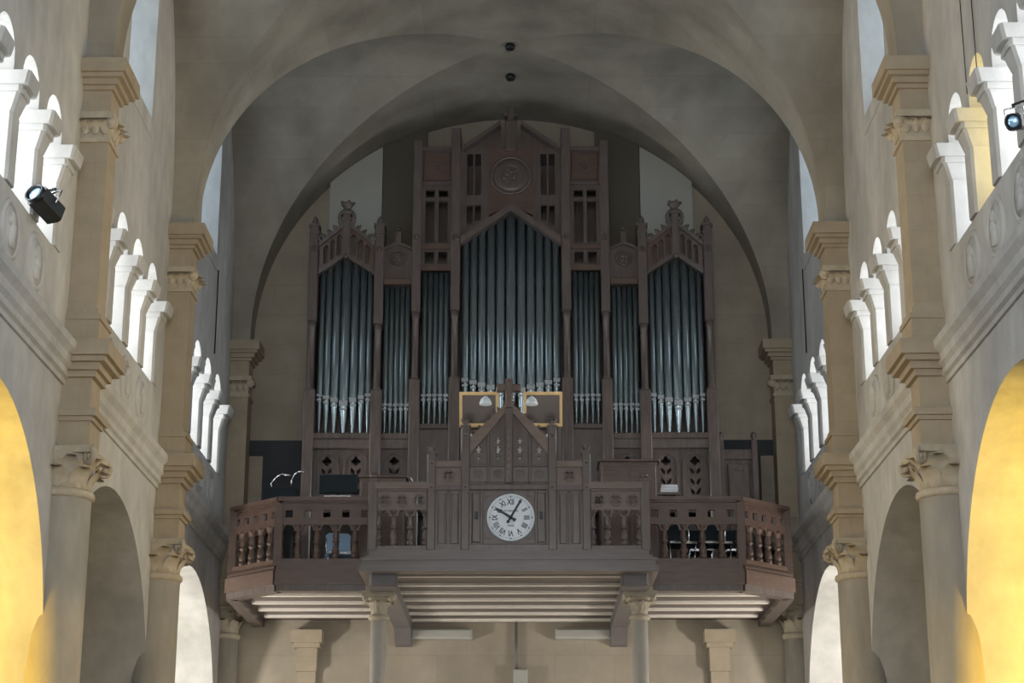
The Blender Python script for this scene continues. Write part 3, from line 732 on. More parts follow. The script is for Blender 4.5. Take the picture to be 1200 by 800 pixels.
# corbels and ledges on the wall below
for s in (-1, 1):
    xa = at_y(361 if s < 0 else 842, 760, YB).x
    mb = MB()
    for (hw, dp, v0, v1) in ((0.26, 0.34, 752, 737), (0.22, 0.26, 758, 751), (0.17, 0.18, 786, 757), (0.15, 0.10, 830, 785)):
        mb.box(xa - hw, xa + hw, YB - dp, YB + 0.02, zv(v0, YB - dp), zv(v1, YB - dp))
    tag(mb.build('corbel', 'stone'), 'stepped stone corbel under the gallery wing with the ' + ('monitor', 'black chairs')[s > 0], 'corbel', 'corbels under the gallery wings')
    x0, x1 = sorted((at_y(476 if s < 0 else 651, 742, YB - 0.2).x, at_y(553 if s < 0 else 730, 742, YB - 0.2).x))
    x0, x1 = max(x0, -(CW - 0.29)), min(x1, CW - 0.29)
    tag(MB().bbox(x0, x1, YB - 0.2, YB + 0.02, zv(748, YB - 0.2), zv(736, YB - 0.2), 0.03).build('stone_ledge', 'pale_board'), 'pale stone ledge under the gallery centre, next to the column on the ' + ('monitor', 'music book')[s > 0] + ' side', 'ledge', 'ledges under the gallery')
xp = at_y(605, 760, YB).x
tag(MB().tube((xp, YB - 0.05, zv(795, YB)), (xp, YB - 0.05, ZB + 0.065), 0.03).build('conduit', 'grey_wood'), 'thin grey conduit running up the wall under the gallery', 'pipe')
p0 = at_y(610, 795, YB)
bxo = MB().bbox(p0.x - 0.12, p0.x + 0.12, YB - 0.16, YB + 0.01, zv(812, YB), zv(785, YB), 0.015)
tag(bxo.build('junction_box', 'pale_board'), 'small pale electric box on the wall at the foot of the conduit', 'box')

# ------------------------------------------------------------------ clock
ck = thing('gallery_clock', 'round white clock with roman numerals set in the gallery front', 'clock', (0, Y, cz(633)))
KC = Vector((at_y(598.5, 606.5, Y).x, Y, cz(606.5))); KR = 26.3 * cm
rx = Matrix.Rotation(R(90), 3, 'X')
MB().lathe([(KR * 1.0, -0.06), (KR * 1.07, -0.06), (KR * 1.07, 0.02), (KR * 1.0, 0.035), (KR * 0.985, 0.02)], (KC.x, Y + 0.0, KC.z), 48, mtx=rx, caps=False).build('bezel', 'lamp_white', ck)
dial = MB().lathe([(KR * 1.0, -0.05), (KR * 1.0, 0.012), (0.001, 0.013)], (KC.x, Y, KC.z), 48, mtx=rx, smooth=False).build('dial', 'dial', ck)
YD = Y - 0.015
def face_text(s_, x, z, size, rot, parent, name, m='ink', sx=1.0):
    c = bpy.data.curves.new(name, 'FONT'); c.body = s_; c.size = size; c.align_x = 'CENTER'; c.align_y = 'CENTER'; c.extrude = 0.001
    c.offset = size * 0.022
    t = bpy.data.objects.new('tmp', c); col.objects.link(t)
    dg = bpy.context.evaluated_depsgraph_get(); me = bpy.data.meshes.new_from_object(t.evaluated_get(dg))
    bpy.data.objects.remove(t)
    me.transform(Matrix.Translation((x, YD, z)) @ Matrix.Rotation(rot, 4, 'Y') @ Matrix.Rotation(R(90), 4, 'X') @ Matrix.Diagonal((sx, 1, 1, 1)))
    me.transform(Matrix.Translation(-WO[parent.name])); me.name = name
    me.materials.clear(); me.materials.append(M[m])
    o = bpy.data.objects.new(name, me); col.objects.link(o); o.parent = parent; o.location = (0, 0, 0); WO[o.name] = WO[parent.name]
    return o
WO[dial.name] = WO[ck.name]
for h_, t_ in enumerate(('XII', 'I', 'II', 'III', 'IIII', 'V', 'VI', 'VII', 'VIII', 'IX', 'X', 'XI')):
    a_ = R(h_ * 30)
    face_text(t_, KC.x + math.sin(a_) * KR * 0.70, KC.z + math.cos(a_) * KR * 0.70, KR * 0.36, a_, dial, 'numeral', sx=0.62 if len(t_) > 3 else 0.75)
face_text('HY LEPAUTE', KC.x, KC.z + KR * 0.30, KR * 0.115, 0, dial, 'lettering')
face_text('PARIS', KC.x, KC.z - KR * 0.37, KR * 0.115, 0, dial, 'lettering')
mb = MB()
for k in range(60):
    a_ = R(k * 6); r1 = KR * 0.935; sz = 0.010 if k % 5 == 0 else 0.0045
    xk, zk = KC.x + math.sin(a_) * r1, KC.z + math.cos(a_) * r1
    mb.box(xk - sz, xk + sz, YD - 0.002, YD + 0.003, zk - sz, zk + sz)
mb.build('minute_track', 'ink', dial, kind='stuff')
def hand(name, ang, prof, y):
    a_ = R(ang); f_ = lambda u, v, t: (KC.x + math.cos(a_) * u + math.sin(a_) * v, t, KC.z - math.sin(a_) * u + math.cos(a_) * v)
    pts = [(w_ * KR, l_ * KR) for l_, w_ in prof] + [(-w_ * KR, l_ * KR) for l_, w_ in reversed(prof)]
    MB().prism(pts, f_, y - 0.004, y + 0.004).build(name, 'ink', ck)
hand('minute_hand', 30.5, [(-0.30, 0.05), (-0.22, 0.075), (-0.15, 0.04), (0, 0.05), (0.75, 0.045), (0.80, 0.08), (0.86, 0.055), (0.93, 0.014)], YD - 0.028)
hand('hour_hand', 302.5, [(-0.26, 0.06), (-0.20, 0.085), (-0.12, 0.04), (0, 0.065), (0.46, 0.048), (0.52, 0.095), (0.60, 0.06), (0.82, 0.012)], YD - 0.016)
MB().lathe([(KR * 0.07, 0), (KR * 0.07, 0.045), (0.001, 0.05)], (KC.x, YD, KC.z), 14, mtx=rx).build('hub', 'ink', ck)

# ------------------------------------------------------------------ the organ
YO = 30.30
om = mpp(YO, 420)
oz = lambda v: zv(v, YO)
ox = lambda off: off * om
ZG = ZB + 0.33                                        # gallery floor
org = thing('pipe_organ', 'large oak pipe organ with tin pipes, two gabled towers and a tall centre', 'organ', (0, 31.0, ZG))
YBK = 31.0
# body: a hollow oak case behind the pipes
MB().box(-ox(240), ox(240), YBK - 0.04, YBK, ZG, oz(318)).build('case_back', 'oak_case', org)
MB().box(-ox(240), ox(240), YO + 0.30, YBK, oz(318) - 0.04, oz(318)).build('case_roof', 'oak_case', org)
MB().box(-ox(118), ox(118), YBK - 0.04, YBK, oz(318), oz(178)).build('case_back', 'oak_case', org)
MB().box(-ox(118), ox(118), YO + 0.08, YBK, oz(178), oz(178) + 0.04).build('case_roof', 'oak_case', org)
for s in (-1, 1):
    x0, x1 = sorted((s * ox(236), s * ox(240))); MB().box(x0, x1, YO + 0.05, YBK - 0.03, ZG, oz(318) - 0.03).build('case_side', 'oak_case', org)
    x0, x1 = sorted((s * ox(114), s * ox(118))); MB().box(x0, x1, YO + 0.05, YBK - 0.03, oz(318) - 0.01, oz(178) + 0.01).build('case_side', 'oak_case', org)
def pipe(xc, r, v_foot, v_mouth, z_top, y=YO + 0.12):
    zf, zm = oz(v_foot), oz(v_mouth)
    mb = MB().lathe([(r * 0.28, zf - 0.02), (r * 0.36, zf + 0.05), (r * 0.92, zm - 0.03), (r, zm), (r, z_top)], (xc, y, 0), 14)
    p = mb.build('pipe', 'tin', org)
    mb = MB().bbox(xc - r * 0.95, xc + r * 0.95, y - r * 1.06, y - r * 0.3, zm - 0.005, zm + r * 1.15, 0.008); mb.build('mouth', 'tin_lip', p)
    mb = MB().box(xc - r * 0.75, xc + r * 0.75, y - r * 1.02, y - r * 0.3, zm - 0.075, zm - 0.04); mb.build('lower_lip', 'tin_lip', p)
def pipe_row(o0, o1, n_, v_foot, mouth, top, wts=None, s=1):
    wts = wts or [1] * n_; tot = sum(wts); u = o0
    for k in range(n_):
        wd = (o1 - o0) * wts[k] / tot; c = u + wd / 2; u += wd
        pipe(s * ox(c), ox(wd) * 0.47, v_foot, mouth(c), top(c))
for s in (-1, 1):
    tc = 195.5
    pipe_row(163.5, 227.5, 7, 508.5, lambda c: 474 - 11 * abs(c - tc) / 28, lambda c: oz(300 + 16 * abs(c - tc) / 32), [0.8, 0.95, 1.1, 1.3, 1.1, 0.95, 0.8], s)
    pipe_row(119, 150.5, 5, 508.5, lambda c: 474, lambda c: oz(330), None, s)
    pipe_row(73, 105.5, 5, 497.5, lambda c: 463, lambda c: oz(314), None, s)
pipe_row(-58.5, 58.5, 11, 497.5, lambda c: 462 - 17 * abs(c) / 58, lambda c: oz(247 + 38 * abs(c) / 59), [0.85, 0.9, 0.95, 1, 1.05, 1.2, 1.05, 1, 0.95, 0.9, 0.85])
# posts
def opost(o0, o1, v_top, v_cap, v_sh0, s, rose=None, finial=True):
    x0, x1 = sorted((s * ox(o0), s * ox(o1))); xc = (x0 + x1) / 2; hw = (x1 - x0) / 2
    ya, yb = YO - 0.10, YO + 0.4
    MB().bbox(x0 - 0.015, x1 + 0.015, ya - 0.02, yb, ZG, oz(v_sh0), 0.02).build('post_base', 'oak_grey', org)
    MB().lathe([(hw * 0.95, oz(v_sh0) - 0.01), (hw * 0.95, oz(v_sh0) + 0.03), (hw * 0.72, oz(v_sh0) + 0.06), (hw * 0.68, oz(v_cap) - 0.12), (hw * 0.95, oz(v_cap) - 0.09), (hw * 0.72, oz(v_cap) - 0.06), (hw * 1.0, oz(v_cap) + 0.01)],
               (xc, ya + hw, 0), 12).build('post_shaft', 'oak_grey', org)
    MB().box(x0 + hw * 0.3, x1 - hw * 0.3, ya + hw * 1.2, yb, oz(v_sh0) - 0.02, oz(v_cap) + 0.02).build('post_back', 'oak_case', org)
    p = MB().bbox(x0, x1, ya, yb, oz(v_cap), oz(v_top), 0.015).build('post_upper', 'oak_case', org)
    if rose:
        mb = MB().torus((xc, ya - 0.005, oz(rose)), hw * 0.62, hw * 0.2, rx, 16, 6).ball((xc, ya - 0.01, oz(rose)), hw * 0.36); mb.build('rosette', 'oak_grey', p)
    if finial:
        z = oz(v_top); mb = MB().box(x0 - 0.02, x1 + 0.02, ya - 0.02, ya + 0.24, z - 0.03, z + 0.02)
        mb.box(x0 - 0.01, x1 + 0.01, ya - 0.01, ya + 0.23, z - 0.17, z - 0.13)
        mb.lathe([(hw * 0.8, 0.02), (hw * 0.5, 0.05), (hw * 0.75, 0.09), (hw * 0.6, 0.14), (hw * 0.15, 0.19), (0.001, 0.2)], (xc, ya + 0.11, z), 10); mb.build('finial', 'oak_case', p)
for s in (-1, 1):
    opost(229, 239.5, 265, 377, 457, s, 293)
    opost(151, 162, 265, 381, 458, s, 294)
    opost(107, 117.5, 166, 367, 445, s, 280, False)
    opost(60.5, 71.5, 152, 365, 444, s, 280, False)
yf = YO + 0.02                                           # face of beams / panels
def beam(o0, o1, v0, v1, s, m='oak_case', proud=0.0, name='beam'):
    x0, x1 = sorted((s * ox(o0), s * ox(o1)))
    return MB().bbox(x0, x1, yf - 0.06 - proud, YO + 0.35, oz(v0), oz(v1), 0.012).build(name, m, org)
def leafpair(xc, zc_, k):
    out = []
    for q in (-1, 1):
        pts = [(0.012, -0.045), (0.055, -0.02), (0.072, 0.02), (0.065, 0.05), (0.03, 0.03), (0.012, 0.0)]
        out.append([(xc + q * x * k, zc_ + z * k) for x, z in (pts if q > 0 else pts[::-1])])
    return out
def tracery(x0, x1, v_bot, v_top, s, n_):
    """panel with n_ pointed-head tracery lights"""
    pw = (x1 - x0) / n_
    holes = []
    for k in range(n_):
        xc = x0 + (k + 0.5) * pw
        holes.append(quatrefoil(xc, oz(v_top + 14), 0.085))
        for v in (552, 564, 576): holes += leafpair(xc, oz(v + (v_top - 526)), 1.25)
    p = MB().plate(rect(x0, x1, oz(v_bot), oz(v_top)), holes, XZ, yf, yf + 0.05).build('tracery_panel', 'oak_grey', org)
    for k in range(n_):
        xc = x0 + (k + 0.5) * pw; hw = pw * 0.43; zt = oz(v_top + 4) - hw
        out_ = archpoly(xc, hw, oz(v_bot), zt, 14); inn = archpoly(xc, hw * 0.84, oz(v_bot) + 0.03, zt, 14)
        MB().plate(out_, [inn], XZ, yf - 0.035, yf + 0.01).build('arch_moulding', 'oak_grey', p)
for s in (-1, 1):
    beam(162, 229, 515, 508, s, 'oak_grey', 0.06); beam(162, 229, 526, 514.5, s, 'oak_case', 0.02, 'frieze')
    beam(118, 151, 515, 508, s, 'oak_grey', 0.03); beam(118, 151, 526, 514.5, s, 'oak_case', 0.0, 'frieze')
    beam(72, 107, 503, 497, s, 'oak_grey', 0.03)
    beam(72, 107, 600, 502.5, s, 'oak_case', -0.03, 'lower_panel')
    x0, x1 = sorted((s * ox(162), s * ox(229))); tracery(x0, x1, 600, 526, s, 2)
    x0, x1 = sorted((s * ox(118), s * ox(151))); tracery(x0, x1, 600, 526, s, 1)
    # tower gable
    xa, xb, xm = s * ox(162.5), s * ox(228.5), s * ox(195.5)
    yg = YO - 0.16
    def gl(v_end, v_apex, x): f_ = min(1, abs(x - xm) / abs(xb - xm)); return oz(v_apex) * (1 - f_) + oz(v_end) * f_
    for e in (xa, xb):
        poly = [(xm, oz(303)), (e, oz(322)), (e, oz(289)), (xm, oz(266))]
        slots = []
        for f_ in (0.26, 0.5, 0.74):
            x = xm + (e - xm) * f_; h2 = 0.045
            slots.append([(x - h2, gl(315, 297, x)), (x + h2, gl(315, 297, x)), (x + h2, gl(297, 274, x)), (x, gl(294, 271, x)), (x - h2, gl(297, 274, x))])
        fn = lambda u, v, t: (u, t + 0.10 * abs(u - xm) / abs(xb - xm), v)
        p = MB().plate(poly, slots, fn, yg, yg + 0.06).build('gable_panel', 'oak_red', org)
        MB().prism(poly, fn, yg + 0.08, yg + 0.10).build('slot_back', 'oak', p)
        MB().prism([(xm, oz(303) - 0.01), (e, oz(322) - 0.01), (e, oz(317)), (xm, oz(298))], fn, yg - 0.035, yg + 0.05).build('gable_beam', 'oak_case', org)
        MB().prism([(xm, oz(267)), (e, oz(290)), (e, oz(285)), (xm, oz(262))], fn, yg - 0.04, yg + 0.1).build('gable_beam', 'oak_case', org)
        for k in range(4):
            f_ = (k + 1.1) / 5; x = xm + (e - xm) * f_; z = gl(285, 262, x)
            mb = MB().ball((x, yg + 0.1 * f_, z + 0.035), 0.038, (1, 0.9, 1.3)).ball((x + (0.03 if e > xm else -0.03), yg + 0.1 * f_, z + 0.07), 0.022); mb.build('crocket', 'oak_case', org)
        mb = MB().torus((e + (xm - e) * 0.10, yg + 0.06, oz(281)), 0.05, 0.022, rx, 12, 6); mb.build('scroll', 'oak_grey', org)
    p = MB().bbox(xm - 0.065, xm + 0.065, yg - 0.05, yg + 0.14, oz(305), oz(254), 0.015).build('gable_post', 'oak_case', org)
    mb = MB().lathe([(0.12, 0), (0.125, 0.06), (0.05, 0.09), (0.05, 0.11), (0.10, 0.18), (0.12, 0.22), (0.06, 0.2)], (xm, yg + 0.04, oz(255)), 10)
    for q in range(5): mb.ball((xm + 0.11 * math.cos(q * 1.256), yg + 0.04 + 0.11 * math.sin(q * 1.256), oz(255) + 0.225), 0.03)
    mb.build('crown_finial', 'oak_case', p)
    mb = MB().torus((xm, yg + 0.0, oz(258)), 0.13, 0.035, rx, 16, 6); mb.build('shoulder_scroll', 'oak_case', p)
    MB().ball((xm, yg - 0.03, oz(304)), 0.045).build('boss', 'oak_grey', p)
    # panel above the narrow flat, with rosette and small pediment
    x0, x1 = sorted((s * ox(118), s * ox(151))); xc = (x0 + x1) / 2
    p = MB().prism([(x0, oz(327)), (x1, oz(327)), (x1, oz(291)), (xc, oz(284)), (x0, oz(291))], XZ, yf, YO + 0.35).build('rosette_panel', 'oak_case', org)
    mb = MB().torus((xc, yf - 0.01, oz(302)), 0.13, 0.02, rx, 20, 6).torus((xc, yf - 0.005, oz(302)), 0.095, 0.012, rx, 20, 6)
    for q in range(4): mb.ball((xc + 0.05 * math.cos(R(q * 90 + 45)), yf, oz(302) + 0.05 * math.sin(R(q * 90 + 45))), 0.035, (1, 0.5, 1))
    mb.build('rosette', 'oak_grey', p)
    mb = MB()
    for e in (x0, x1): mb.prism([(xc, oz(283)), (e, oz(290)), (e, oz(293)), (xc, oz(286.5))], XZ, yf - 0.06, yf + 0.05)
    mb.build('pediment', 'oak_case', p)
    mb = MB().box(xc - 0.05, xc + 0.05, yf - 0.02, yf + 0.08, oz(285), oz(271)); mb.ball((xc, yf + 0.03, oz(267)), 0.035); mb.build('pinnacle', 'oak_case', p)
    beam(118, 151, 334, 327, s, 'oak_red', 0.02)
    # openwork above the wide flat
    x0, x1 = sorted((s * ox(71), s * ox(107.5))); xc = (x0 + x1) / 2; hw = (x1 - x0) / 2
    holes = []
    for q in (-1, 1):
        c = xc + q * hw * 0.43; a_ = hw * 0.30
        holes += [rect(c - a_, c + a_, oz(307.5), oz(294.5)), rect(c - a_, c + a_, oz(283), oz(235)), rect(c - a_, c + a_, oz(230.5), oz(222))]
    p = MB().plate(rect(x0, x1, oz(317), oz(172)), holes, XZ, yf, yf + 0.08).build('openwork_panel', 'oak_case', org)
    for v0, v1, mm in ((317, 310, 'oak_red'), (292, 286, 'oak_red'), (217, 213, 'oak_case'), (177, 172, 'oak_case')):
        MB().bbox(x0, x1, yf - 0.05, yf + 0.06, oz(v0), oz(v1), 0.01).build('rail', mm, p)
    MB().bbox(x0 + 0.03, x1 - 0.03, yf - 0.02, yf + 0.04, oz(211), oz(179), 0.012).build('raised_panel', 'oak_red', p)
    mb = MB().torus((xc - 0.03, yf - 0.025, oz(192)), 0.035, 0.012, rx, 12, 6).torus((xc + 0.01, yf - 0.025, oz(196)), 0.03, 0.012, rx, 12, 6); mb.build('carved_scroll', 'oak_grey', p)
    # slots beside the medallion
    x0, x1 = sorted((s * ox(26), s * ox(61)))
    holes = []
    for q in (0, 1):
        xa_ = s * ox(36 + q * 9.5); xb_ = s * ox(43.5 + q * 9.5); xa_, xb_ = sorted((xa_, xb_))
        holes += [rect(xa_, xb_, oz(228), oz(180)), rect(xa_, xb_, oz(258 + q * 5), oz(240))]
    gv = lambda x: oz(246 + 38 * abs(x) / ox(60))
    MB().plate([(x0, gv(x0)), (x1, gv(x1)), (x1, oz(172)), (x0, oz(172))], holes, XZ, yf, yf + 0.08).build('slot_panel', 'oak_case', org)
    # gable over the centre pipes and roof gable above
    MB().prism([(0, oz(249)), (s * ox(60), oz(287)), (s * ox(60), oz(279)), (0, oz(240))], XZ, yf - 0.12, yf + 0.1).build('gable_beam', 'oak_case', org)
    MB().prism([(s * ox(12), oz(149)), (s * ox(57), oz(178)), (s * ox(57), oz(172.5)), (s * ox(12), oz(144))], XZ, yf - 0.16, yf + 0.2).build('roof_beam', 'oak_case', org)
    mb = MB()
    mb.prism([(s * ox(12), oz(172)), (s * ox(52), oz(172)), (s * ox(12), oz(149))], XZ, yf + 0.05, yf + 0.12); mb.build('roof_panel', 'oak_case', org)
mb = MB().plate([(-ox(27), oz(252)), (0, oz(240)), (ox(27), oz(252)), (ox(27), oz(172)), (-ox(27), oz(172))], [], XZ, yf - 0.02, yf + 0.08); p = mb.build('medallion_panel', 'oak_red', org)
zc_ = oz(206)
mb = MB().torus((0, yf - 0.03, zc_), ox(23.5), 0.03, rx, 36, 8); mb.build('medallion_rim', 'oak_grey', p)
mb = MB().lathe([(ox(23), 0.0), (ox(23), 0.03), (ox(15), 0.035), (0.001, 0.05)], (0, yf - 0.01, zc_), 32, mtx=rx).torus((0, yf - 0.045, zc_), ox(13), 0.022, rx, 24, 6); mb.build('medallion_disc', 'oak_case', p)
mb = MB()
for q in range(9):
    a_ = q * 0.7; mb.ball((ox(9) * math.cos(a_) * (0.5 + 0.5 * (q % 2)), yf - 0.055, zc_ + ox(9) * math.sin(a_) * (0.5 + 0.5 * (q % 2))), 0.035, (1.2, 0.6, 1))
mb.build('medallion_relief', 'oak_grey', p)
mb = MB().bbox(-ox(7), ox(7), yf - 0.12, yf + 0.2, oz(178), oz(143), 0.02); mb.bbox(-ox(4), ox(4), yf - 0.08, yf + 0.1, oz(144), oz(126), 0.02); mb.bbox(-ox(8), ox(8), yf - 0.06, yf + 0.08, oz(137), oz(133), 0.015)
mb.build('crest_post', 'oak_case', org)
beam(0, 59, 503, 497, 1, 'oak_grey', 0.03); beam(0, 59, 503, 497, -1, 'oak_grey', 0.03)
beam(0, 59, 600, 502.5, 1, 'oak_case', -0.03, 'lower_panel'); beam(0, 59, 600, 502.5, -1, 'oak_case', -0.03, 'lower_panel')

# swell-box walls behind the organ, cut to the vault
def under_vault(x): return ZS + (ZC - ZS) * math.sqrt(max(0, 1 - (x / WC) ** 2)) - 0.02
def clipped(x0, x1, z0, y0, y1, n_=10):
    pts = [(x0, z0), (x1, z0)] + [(x1 + (x0 - x1) * k / n_, under_vault(x1 + (x0 - x1) * k / n_)) for k in range(n_ + 1)]
    return MB().prism(pts, XZ, y0, y1)
for s in (-1, 1):
    xa, xb = sorted((s * at_y(598 + 152, 220, 31.05).x, s * at_y(598 + 213, 220, 31.05).x))
    tag(clipped(xa, xb, ZG, 31.05, 31.24).build('backing_board', 'pale_board'), 'tall pale board behind the organ tower on the side of the ' + ('monitor', 'wooden cabinet')[s > 0], 'board', 'pale boards behind the organ')
    xa, xb = sorted((s * at_y(598 + 100, 220, 31.05).x, s * at_y(598 + 151, 220, 31.05).x))
    tag(clipped(xa, xb, ZG, 31.02, 31.24).build('wind_trunk', 'brown_board'), 'tall brown board beside the organ centre on the side of the ' + ('monitor', 'wooden cabinet')[s > 0], 'board', 'brown boards behind the organ')
    # dark painted band on the back wall
    xa, xb = sorted((s * ox(241), s * (WC + 0.01)))
    tag(MB().box(xa, xb, YB - 0.03, YB + 0.01, zv(534, YB), zv(516, YB)).build('trim_%d' % (20 + s), 'dark_paint'), kind='structure')
xa, xb = -4.30, at_y(356, 560, YB).x
d = thing('door_1', None, None, ((xa + xb) / 2, YB, ZG), kind='structure')
MB().box(xa, xb, YB - 0.05, YB + 0.01, ZG, zv(534, YB)).build('door_leaf', 'dark_paint', d)
MB().box(xa - 0.03, xa, YB - 0.05, YB + 0.01, ZG, zv(533, YB)).build('door_frame', 'dark_paint', d)
xa, xb = 4.14, 4.345
d = thing('door_2', None, None, ((xa + xb) / 2, YB, ZG), kind='structure')
MB().box(xa, xb, YB - 0.05, YB + 0.01, ZG, zv(534, YB)).build('door_leaf', 'dark_paint', d)

# ------------------------------------------------------------------ things on the gallery
# side cabinet with finialled posts
yk = 30.6
cab = thing('panelled_cabinet', 'grey oak cabinet with panelled door and two finialled posts beside the organ', 'cabinet', (at_y(868, 560, yk).x, yk, ZG))
x0, x1 = at_y(847.5, 560, yk).x, at_y(883.5, 560, yk).x
MB().box(x0, x1, yk, yk + 0.6, ZG, zv(538, yk)).build('body', 'oak_grey', cab)
dr = MB().bbox(x0 + 0.07, x1 - 0.07, yk - 0.03, yk + 0.01, ZG + 0.1, zv(544, yk), 0.015).build('door', 'oak_grey', cab)
MB().plate(rect(x0 + 0.11, x1 - 0.11, ZG + 0.15, zv(548, yk)), [rect(x0 + 0.17, x1 - 0.17, ZG + 0.2, zv(552, yk))], XZ, yk - 0.05, yk - 0.02).build('door_moulding', 'oak_grey', dr)
mb = MB().box(x0 - 0.03, x1 + 0.03, yk - 0.06, yk + 0.62, zv(539, yk), zv(533, yk)); mb.box(x0, x1, yk - 0.02, yk + 0.6, zv(534, yk), zv(527, yk)); mb.build('cornice', 'oak_grey', cab)
for px_ in (845, 884.5):
    xp = at_y(px_, 550, yk).x
    mb = MB().bbox(xp - 0.055, xp + 0.055, yk - 0.08, yk + 0.08, ZG, zv(517, yk), 0.015); mb.lathe([(0.05, 0), (0.03, 0.04), (0.055, 0.09), (0.04, 0.14), (0.001, 0.17)], (xp, yk, zv(517, yk)), 10); mb.build('post', 'oak_grey', cab)

# organ console and cabinet
yk = 28.9
def wood_box(name, label, cat, px0, px1, v_top, y0, y1, npan, m='oak_red'):
    x0, x1 = at_y(px0, 560, y0).x, at_y(px1, 560, y0).x; zt = zv(v_top, y0)
    t = thing(name, label, cat, ((x0 + x1) / 2, y0, ZG))
    MB().box(x0, x1, y0, y1, ZG, zt - 0.03).build('body', m, t)
    MB().bbox(x0 - 0.03, x1 + 0.03, y0 - 0.04, y1 + 0.03, zt - 0.04, zt, 0.01).build('top', m, t)
    pw = (x1 - x0) / npan
    for k in range(npan):
        o = MB().bbox(x0 + k * pw + 0.03, x0 + (k + 1) * pw - 0.03, y0 - 0.02, y0 + 0.01, ZG + 0.1, zt - 0.09, 0.008).build('panel', m, t)
        MB().box(x0 + (k + 0.3) * pw, x0 + (k + 0.7) * pw, y0 - 0.035, y0 - 0.015, zt - 0.12, zt - 0.10).build('pull', 'oak', o)
    return t, x0, x1, zt
wood_box('wooden_cabinet', 'reddish wooden two-panel cabinet standing behind the railing right of the clock', 'cabinet', 703, 771, 538.5, 28.6, 29.2, 2)
t, x0, x1, zt = wood_box('organ_console', 'low wooden organ console behind the railing left of the clock', 'console', 421, 476, 557, 28.6, 29.4, 1)
mb = MB().path([(x1 - 0.03, 28.7, zt), (x1 + 0.06, 28.7, zt + 0.02), (x1 + 0.10, 28.7, zt - 0.1), (x1 + 0.10, 28.7, zt - 0.25)], 0.02); mb.build('curved_arm', 'steel', t)
# monitor
ym = 28.15
x0, x1 = at_y(373.5, 566, ym).x, at_y(419, 566, ym).x; z0, z1 = zv(577.5, ym), zv(555.5, ym)
t = thing('monitor', 'black flat monitor seen from behind above the gallery railing', 'monitor', ((x0 + x1) / 2, ym, ZG))
MB().bbox(x0, x1, ym, ym + 0.05, z0, z1, 0.012).build('screen', 'black_plastic', t)
xm = (x0 + x1) / 2
MB().box(xm - 0.03, xm + 0.03, ym + 0.05, ym + 0.1, ZG, z0 + 0.15).build('stand_pole', 'black_metal', t)
MB().box(xm - 0.2, xm + 0.2, ym - 0.1, ym + 0.25, ZG, ZG + 0.03).build('stand_base', 'black_metal', t)
MB().box(xm - 0.22, xm + 0.2, ym + 0.02, ym + 0.09, z0 - 0.07, z0 - 0.03).build('shelf', 'steel', t)
# black desk with goosenecks
yd = 28.0
x0, x1 = at_y(309, 576, yd).x, at_y(346, 576, yd).x; z0 = zv(584, yd); z1 = zv(571, yd)
t = thing('mixing_desk', 'black sloped desk with two gooseneck lights at the railing corner', 'desk', ((x0 + x1) / 2, yd + 0.2, ZG))
MB().prism([(yd, z0 - 0.05), (yd + 0.5, z0 - 0.05), (yd + 0.5, z1 + 0.03), (yd, z1)], YZ, x0, x1).build('case', 'black_plastic', t)
for x in (x0 + 0.05, x1 - 0.05):
    MB().box(x - 0.02, x + 0.02, yd + 0.2, yd + 0.26, ZG, z0 - 0.04).build('leg', 'black_metal', t)
for k, (pxs) in enumerate(([(322, 572), (320, 566), (325, 558), (330, 554), (334, 553)], [(341, 571), (342, 562), (345, 556), (349, 553), (353, 553)])):
    pts = [at_y(p_[0] - 0, p_[1], yd + 0.25) for p_ in pxs]
    if k == 0: pts = [at_y(p_[0], p_[1], yd + 0.25) for p_ in [(318, 572), (318, 566), (324, 559), (331, 555), (337, 557)]]
    g = MB().path(pts, 0.011).build('gooseneck', 'steel', t)
    MB().ball(pts[-1], 0.035, (1.5, 1, 0.7)).build('lamp_head', 'steel', g)
